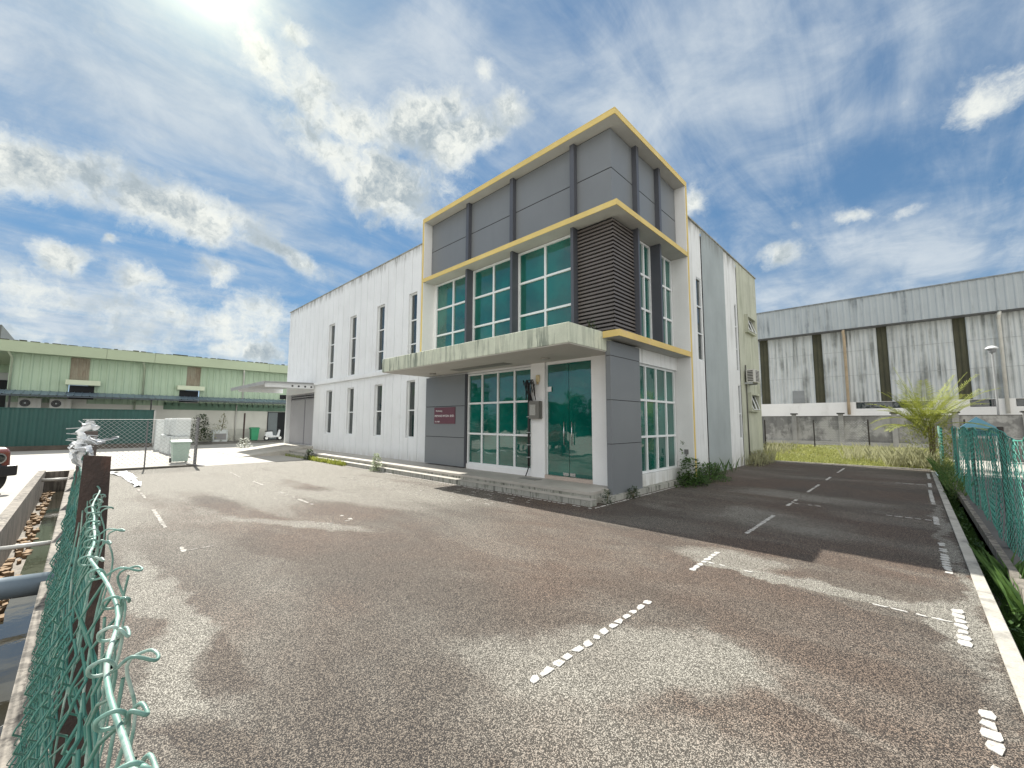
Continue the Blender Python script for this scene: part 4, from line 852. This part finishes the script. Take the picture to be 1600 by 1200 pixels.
flag(mb,(-1.70,-.012,1.72),(-1.70,.012,1.66),.030,.014,8,sd=4,up=(0,1,0)); flag(mb,(-1.7,.010,1.725),(-1.7,.028,1.70),.02,.02,6,sd=7)

mb.build('film',rag,t)
mb=MB().tube([(-1.7,.0,1.70),(-1.7,.0,1.77),(-1.7,.01,1.80),(-1.7,.024,1.797)],.003,5)
for k in range(8):
    z=1.72+k*.010; a=rs.uniform(0,6); d=Vector((.3*math.cos(a),math.sin(a),.35*rs.uniform(-1,1)))*rs.uniform(.02,.045); mb.tube([Vector((-1.7,.003,z))-d,Vector((-1.7,.003,z))+d],.0013,4)
mb.build('barbed_wire',galv,t)
# far return fence (x=-20.8)
t=thing('yard_fence','galvanised chain link fence with a leaning grey corner post by the wheelie bin','fence',(-20.8,1.6,0))
MB().cyl((-20.85,3.24,-.05),(-20.95,3.27,1.95),.055,8).build('corner_post',M('grey_post',(.16,.16,.165),.6),t)
MB().cyl((-20.9,3.0,.1),(-20.5,3.5,-.0),.04,6).build('brace',bpy.data.materials['grey_post'],t)
MB().box(-20.95,-20.7,.0,3.3,-.02,.07).build('kerb',M('dark_kerb',(.12,.115,.10),.9,.3,3),t)
mb=MB(); k=0; y=.05
while y<3.2:
    mb.tube([(-20.8+(.004 if j%2 else -.004),y+(.075 if j%2 else 0),.12+j*.07) for j in range(25)],.007,3,False)
    mb.tube([(-20.8+(.004 if j%2 else -.004),y+(-.075 if j%2 else 0),.12+j*.07) for j in range(25)],.007,3,False); y+=.15
mb.build('wire_mesh',galv,t); MB().cyl((-20.8,0,1.84),(-20.85,3.24,1.86),.008,6).build('top_wire',galv,t)
MB().cyl((-20.8,1.72,0),(-20.8,1.72,1.8),.025,6).build('post',bpy.data.materials['grey_post'],t)
t=thing('blue_drain_pipe','thick grey blue plastic pipe lying across the drain','pipe',(-7.2,-.5,0)); MB().cyl((-7.32,-1.6,.02),(-7.12,-.10,-.02),.115,24).build('tube',bluepipe,t,True)
for i,(x,z,r,l) in enumerate(((-20.2,-.12,.05,'thin white pipe across the far end of the drain'),(-9.4,-.02,.032,'thin pale rod across the drain nearer the camera'))):
    t=thing('cross_pipe',l,'pipe',(x,-.5,z)); MB().cyl((x,-.80,z+.01),(x,-.15,z),r,10).build('tube',pvc,t,True)
t=thing('plastic_sheet','crumpled white plastic sheet lying on the asphalt near the fence','plastic sheet',(-18,1.0,0)); mb=MB()
gx_=16; P0=[[None]*6 for _ in range(gx_)]
for i in range(gx_):
    for j in range(6):
        u=i/(gx_-1); v=j/5-.5; wd=.42*(1-.75*u)+.04; P0[i][j]=(-20.3+5.0*u+rs.uniform(-.06,.06),.97+.22*math.sin(u*2)+v*wd+rs.uniform(-.03,.03),.012+abs(mnoise.noise(Vector((i*.9,j*1.3,2))))*.07)
for i in range(gx_-1):
    for j in range(5):
        if rs.random()<.82: mb.quad(P0[i][j],P0[i+1][j],P0[i+1][j+1],P0[i][j+1])
mb.build('film',rag,t)
# right net fence at x=.86
t=thing('net_fence','sagging green netting fence on dark posts along the right side drain','fence',(.86,11,0))
def SR(y,z): return .86+.05*mnoise.noise(Vector((y*.7,z*1.5,1)))+.05*mnoise.noise(Vector((y*3,z*.5,7)))*(1 if y>9 else .5)
def topz(y): return 1.70+.035*math.sin(y*2.2)+.05*mnoise.noise(Vector((y*.9,3,0)))-(.08*max(0,1-abs(y-7.2)/1.4))
mb=MB(); q=.125; y=4.0
while y<19.3:
    tz=topz(y); n=int(tz/.052); pts=[]
    for j in range(n):
        z=tz-j*.052; yy=y+(q*.5 if j%2 else 0)+.012*mnoise.noise(Vector((y*9,z*7,4)))+.02*mnoise.noise(Vector((y*2,z*2,9)))
        if z>.08: pts.append((SR(yy,z)+(.003 if j%2 else -.003),yy,z))
    mb.tube(pts,.0034,3,False)
    pts=[(a+.001,b+(-q if j%2 else 0)+(0),c) for j,(a,b,c) in enumerate(pts)]
    mb.tube(pts,.0034,3,False); y+=q
mb.tube([(SR(y_*.2,1.7),y_*.2,topz(y_*.2)) for y_ in range(20,97)],.008,5)
mb.build('net',net_g,t)
for k,(y,h) in enumerate(((9.5,1.76),(14.0,1.7),(19.3,1.66))): MB().box(.90,.96,y-.04,y+.04,-.1,h).build('post',M('dark_post',(.045,.04,.035),.8,.3,6) if k==0 else bpy.data.materials['dark_post'],t)
t=thing('corner_net','small bleached end piece of green netting hanging on a post beside the palm','fence',(.8,22.5,0))
MB().cyl((.72,23.2,0),(.72,23.2,1.72),.04,8).build('post',M('mint_post',(.25,.45,.38),.6),t); mb=MB(); y=22.2
while y<23.2: mb.tube([(.75+.03*mnoise.noise(Vector((y*4,j*.3,0))),y+(.04 if j%2 else 0),1.66-j*.06) for j in range(20)],.012,3,False); y+=.08
mb.build('net',net_g,t)
# ================================================================ VEGETATION
rv=random.Random(33)
def leafq(mb,c,d,l,w,up=None):
    d=Vector(d).normalized(); s=d.cross(up or Vector((0,0,1))); s=s.normalized() if s.length>1e-3 else d.orthogonal().normalized(); c=Vector(c); m=c+d*l*.45-Vector((0,0,l*.04)); mb.quad(c,m+s*w*.5,c+d*l-Vector((0,0,l*.12)),m-s*w*.5)
def bush(mb,c,rx,ry,h,n,l,w,rnd=rv):
    for _ in range(n):
        a=rnd.uniform(0,6.283); r=rnd.random()**.5; z=h*rnd.random()**1.3; f=(1-.6*z/h)
        p=Vector((c[0]+rx*r*f*math.cos(a)+rnd.gauss(0,.02),c[1]+ry*r*f*math.sin(a)+rnd.gauss(0,.02),c[2]+z)); d=Vector((math.cos(a)*.7+rnd.gauss(0,.5),math.sin(a)*.7+rnd.gauss(0,.5),rnd.uniform(-.2,.9)))
        leafq(mb,p,d,l*rnd.uniform(.6,1.3),w*rnd.uniform(.7,1.3))
def blades(mb,x0,x1,y0,y1,n,h,w,z=0,lean=.35,dens=None,rnd=rv):
    for _ in range(n):
        x=rnd.uniform(x0,x1); y=rnd.uniform(y0,y1)
        if dens and rnd.random()>dens(x,y): continue
        hh=h*rnd.uniform(.4,1.2); a=rnd.uniform(0,6.283); lx,ly=lean*hh*math.cos(a),lean*hh*math.sin(a); b=rnd.uniform(0,3.14); wx,wy=w*math.cos(b),w*math.sin(b)
        mb.quad((x-wx,y-wy,z),(x+wx,y+wy,z),(x+wx*.6+lx*.4,y+wy*.6+ly*.4,z+hh*.6),(x+lx,y+ly,z+hh))
def plant(name,label,cat,c,rx,ry,h,n,l,w,m,stems=4,extra=None):
    t=thing(name,label,cat,c); mb=MB(); bush(mb,c,rx,ry,h,n,l,w); 
    if extra: extra(mb)
    mb.build('leaves',m,t); mb=MB()
    for k in range(stems): a=rv.uniform(0,6.28); mb.tube([c,(c[0]+rx*.3*math.cos(a),c[1]+ry*.3*math.sin(a),c[2]+h*.5),(c[0]+rx*.5*math.cos(a),c[1]+ry*.5*math.sin(a),c[2]+h*.9)],[.008,.006,.003],4)
    mb.build('stem',stem_m,t); return t
plant('weed_clump','dense dark green weed clump at the foot of the wall left of the yellow upright','weeds',(-4.85,12.75,0),.42,.75,.75,900,.10,.055,leaf,6,lambda m:(bush(m,(-4.75,12.6,0),.45,1.1,.3,700,.09,.05),bush(m,(-4.9,12.3,.5),.1,.12,.75,60,.08,.05)))
plant('weed_clump','low green weed clump along the white wall right of the yellow upright','weeds',(-4.95,14.6,0),.42,.9,.45,800,.10,.045,leaf,6,lambda m:(bush(m,(-4.6,14.0,0),.5,1.0,.12,400,.08,.04),blades(m,-5.2,-4.7,13.8,17.5,60,.5,.003),bush(m,(-5.0,15.4,0),.25,.7,.28,260,.07,.03)))
plant('weed_clump','grey green weeds at the far foot of the beige side wall','weeds',(-5.0,20.9,0),.4,1.4,.6,600,.12,.04,dry,5,lambda m:blades(m,-5.3,-4.6,19.3,22.6,160,.6,.005))
plant('weed_clump','small weed tuft growing from the plinth below the grey corner panel','weeds',(-4.97,9.35,.0),.10,.32,.24,260,.06,.03,leaf_d,3)
plant('weed_clump','tiny weed tuft at the end of the entrance steps','weeds',(-5.02,8.25,0),.10,.16,.3,160,.06,.03,leaf_d,2)
plant('step_shrub','small pale leafed shrub growing out of the middle of the steps','shrub',(-14.3,7.62,0),.26,.22,.62,420,.09,.05,leaf_p,6)
plant('step_shrub','low green shrub at the left end of the steps','shrub',(-20.7,7.6,0),.45,.25,.45,420,.10,.05,leaf_d,5)
mb=MB(); blades(mb,-20.5,-16.8,7.45,7.65,600,.22,.012); blades(mb,-24,-20.5,7.5,7.8,200,.15,.012); tag(mb.build('step_weeds',leaf_y),'yellow green weeds growing along the foot of the steps','weeds',kind='stuff')
plant('ledge_weed','little dark weed growing on the yellow ledge under the brown louvres','weeds',(-5.6,8.6,3.97),.14,.14,.34,120,.09,.03,leaf_d,3)
plant('yard_shrub','small white flowering shrub at the foot of the thin pole','shrub',(-33.2,7.85,0),.5,.5,.62,240,.16,.08,M('white_leaf',(.6,.62,.55),.6),4)
plant('potted_shrub','dark green bushy shrub in the yard beside the fence corner post','shrub',(-39.4,6.35,.3),.75,.8,2.0,900,.22,.09,leaf_d,6)
t=thing('potted_shrub','sparse yellowish shrub against the warehouse wall right of the dark shrub','shrub',(-40.6,8.3,.14)); 
plant('potted_shrub','thin brown leafed young tree against the cream warehouse wall','shrub',(-40.5,7.0,.14),.9,1.2,1.7,220,.22,.07,dry,5) if False else None
mb=MB(); bush(mb,(-40.6,7.6,.14),.5,1.3,1.4,260,.2,.07); bush(mb,(-40.6,8.0,1.2),.3,.4,1.2,120,.2,.08); mb.build('leaves',dry,t); MB().tube([(-40.6,8,.1),(-40.6,7.95,1.2),(-40.6,8.05,2.2)],.025,5).build('stem',stem_m,t)
mb=MB(); rq=random.Random(8)
for k in range(300):
    q_=k%3; x,y=((rq.uniform(.15,.39),rq.uniform(1.5,20)) if q_==0 else ((rq.uniform(-13,-4.8),rq.uniform(7.2,7.6)) if q_==1 else (rq.uniform(-5,-4.3),rq.uniform(8,21)))); s_=rq.uniform(.003,.010)
    mb.prism([(x+s_*math.cos(a+rq.uniform(-.3,.3)),y+s_*math.sin(a)) for a in(0,1.2,2.5,3.7,5.0)],.0,s_*.8)
tag(mb.build('gravel',M('grit',(.22,.20,.17),.9,.4,30)),'loose grit and small stones gathered along the yard edges','gravel',kind='stuff')
# grass strip at the back
mb=MB(); gd=lambda x,y:.35+.65*(mnoise.noise(Vector((x*.6,y*.6,0)))>-.15)
blades(mb,-9,1.2,23.0,27,20000,.13,.013,0,.6,gd); blades(mb,-9,1.2,27,41,16000,.17,.02,0,.6,gd)
tag(mb.build('grass',grass_m),'bright yellow green grass strip behind the side yard','grass',kind='stuff')
mb=MB(); blades(mb,-7.2,-5.6,28,33,260,.62,.010,0,.35); blades(mb,-2.6,.4,25,32,420,.7,.010,0,.4); blades(mb,-.9,.6,23,25.5,700,.7,.008,0,.45); bush(mb,(-.2,24.5,0),.6,.9,.9,500,.09,.03)
tag(mb.build('tall_weeds',dry),'tall dry weeds standing in the grass strip','weeds',kind='stuff')
mb=MB(); blades(mb,.50,.68,3.5,22.4,5200,.24,.0035,-.33,.6,lambda x,y:.3+.7*(mnoise.noise(Vector((x,y*1.2,0)))>-.1)); blades(mb,.56,.82,15.2,23.5,260,.6,.004,-.1,.5,lambda x,y:.2+.8*(mnoise.noise(Vector((x*3,y*1.5,4)))>0)); blades(mb,.62,.80,6.6,8.2,120,.42,.004,-.2,.5)
ov=leafmat('verge_leaf',(.05,.09,.02),(.15,.20,.05)); vb=MB()
for k in range(90): bush(vb,(rv.uniform(.54,.82),rv.uniform(14.5,22.8),-.05),.13,.25,.25+.55*rv.random(),42,.055,.024)
tag(vb.build('verge_weeds',ov),'bushy olive green weeds at the far end of the right side drain','weeds',kind='stuff')
for k in range(40): bush(mb,(rv.uniform(.52,.68),rv.uniform(4,14),-.3),.07,.15,.28,20,.06,.03)
tag(mb.build('drain_weeds',leaf),'green weeds growing in and beside the right side drain','weeds',kind='stuff')
mb=MB(); 
for k in range(26): bush(mb,(rv.uniform(.5,.95),rv.uniform(20,26),.1),.22,.4,1.0+.4*rv.random(),60,.10,.035)
tag(mb.build('hedge_weeds',leafmat('olive_leaf',(.10,.13,.03),(.20,.22,.06))),'dry bushy weeds between the palm and the net','weeds',kind='stuff')
# palm
t=thing('areca_palm','feathery yellow green palm growing at the back right corner of the yard','palm',(.45,24.2,0))
mb=MB()
for k in range(6): a=rv.uniform(0,6.28); mb.tube([(.45+.1*math.cos(a),24.2+.1*math.sin(a),0),(.45+.16*math.cos(a),24.2+.2*math.sin(a),1.7)],[.04,.03],6)
mb.build('stem',stem_m,t)
def frond(base,az,el,L,droop,wl=.42):
    mb=MB(); p=Vector(base); d=Vector((math.cos(az)*math.cos(el),math.sin(az)*math.cos(el),math.sin(el))); pts=[p.copy()]; n=22
    for i in range(n):
        u=i/n; p=p+d*(L/n); d=(d+Vector((0,0,-droop/n*(.4+1.6*u)))).normalized(); pts.append(p.copy())
        if i>4:
            s=d.cross(Vector((0,0,1))); s=s.normalized() if s.length>.05 else Vector((math.sin(az),-math.cos(az),0)); up=s.cross(d); l=wl*math.sin(math.pi*min(1,(u-.1)*1.0)**.75)+.06
            for sg in(-1,1):
                for o in(0,.5): q=pts[-2].lerp(pts[-1],o); leafq(mb,q,s*sg*.85+d*.55+up*.22*rv.uniform(.3,1.3),l*rv.uniform(.85,1.1),.026,up)
    mb.tube(pts,[.014*(1-.8*i/n) for i in range(n+1)],4); return mb
for a,e,L,dr in((180,80,2.7,.35),(175,66,2.4,.7),(30,58,2.7,.55),(10,45,2.6,.6),(50,70,2.3,.6),(165,38,1.9,1.3),(190,20,2.0,.9),(200,50,1.9,1.0),(-20,35,1.9,1.1),(0,15,1.8,.8),(120,60,2.0,.8),(250,55,1.8,1.0),(280,40,1.8,1.1),(90,65,2.1,.6),(320,60,2.0,.8),(225,30,1.7,1.2),(150,55,2.0,.9),(20,72,2.4,.5),(-10,55,2.2,.8),(210,70,1.8,.8),(172,74,2.9,.3),(20,60,2.9,.5),(160,50,2.3,.9),(35,40,2.4,.8),(185,60,2.3,.7),(0,68,2.6,.5),(60,50,2.2,.7),(140,68,2.5,.5),(270,70,2.2,.6),(300,50,2.0,.8)):
    frond((.45+rv.uniform(-.15,.15),24.2+rv.uniform(-.2,.2),1.55+rv.uniform(-.4,.3)),R(a),R(e),L,dr).build('frond',leaf_y,t)
mb=MB()
for k in range(16): bush(mb,(.45+rv.uniform(-.5,.6),24.2+rv.uniform(-.8,.8),.2+rv.uniform(0,1.2)),.45,.5,1.2,90,.22,.03)
mb.build('lower_leaves',leafmat('palm_under_leaf',(.10,.12,.02),(.24,.26,.05)),t)
# distant trees behind the camera, seen in the glass
mb=MB()
for k in range(46):
    a=R(150+k*5.0); rad=60+rv.uniform(-6,6); cx,cy=rad*math.sin(a),rad*math.cos(a)
    if -64<cx<-30 and -14<cy<30: continue
    h_=rv.uniform(4.5,8.5); bush(mb,(cx,cy,0),4.6,4.6,h_,1300,.9,.7); bush(mb,(cx,cy,0),4.6,4.6,h_*.5,500,.9,.9)
tag(mb.build('distant_trees',leaf_d),'dark belt of distant trees round the yard','trees',kind='stuff')
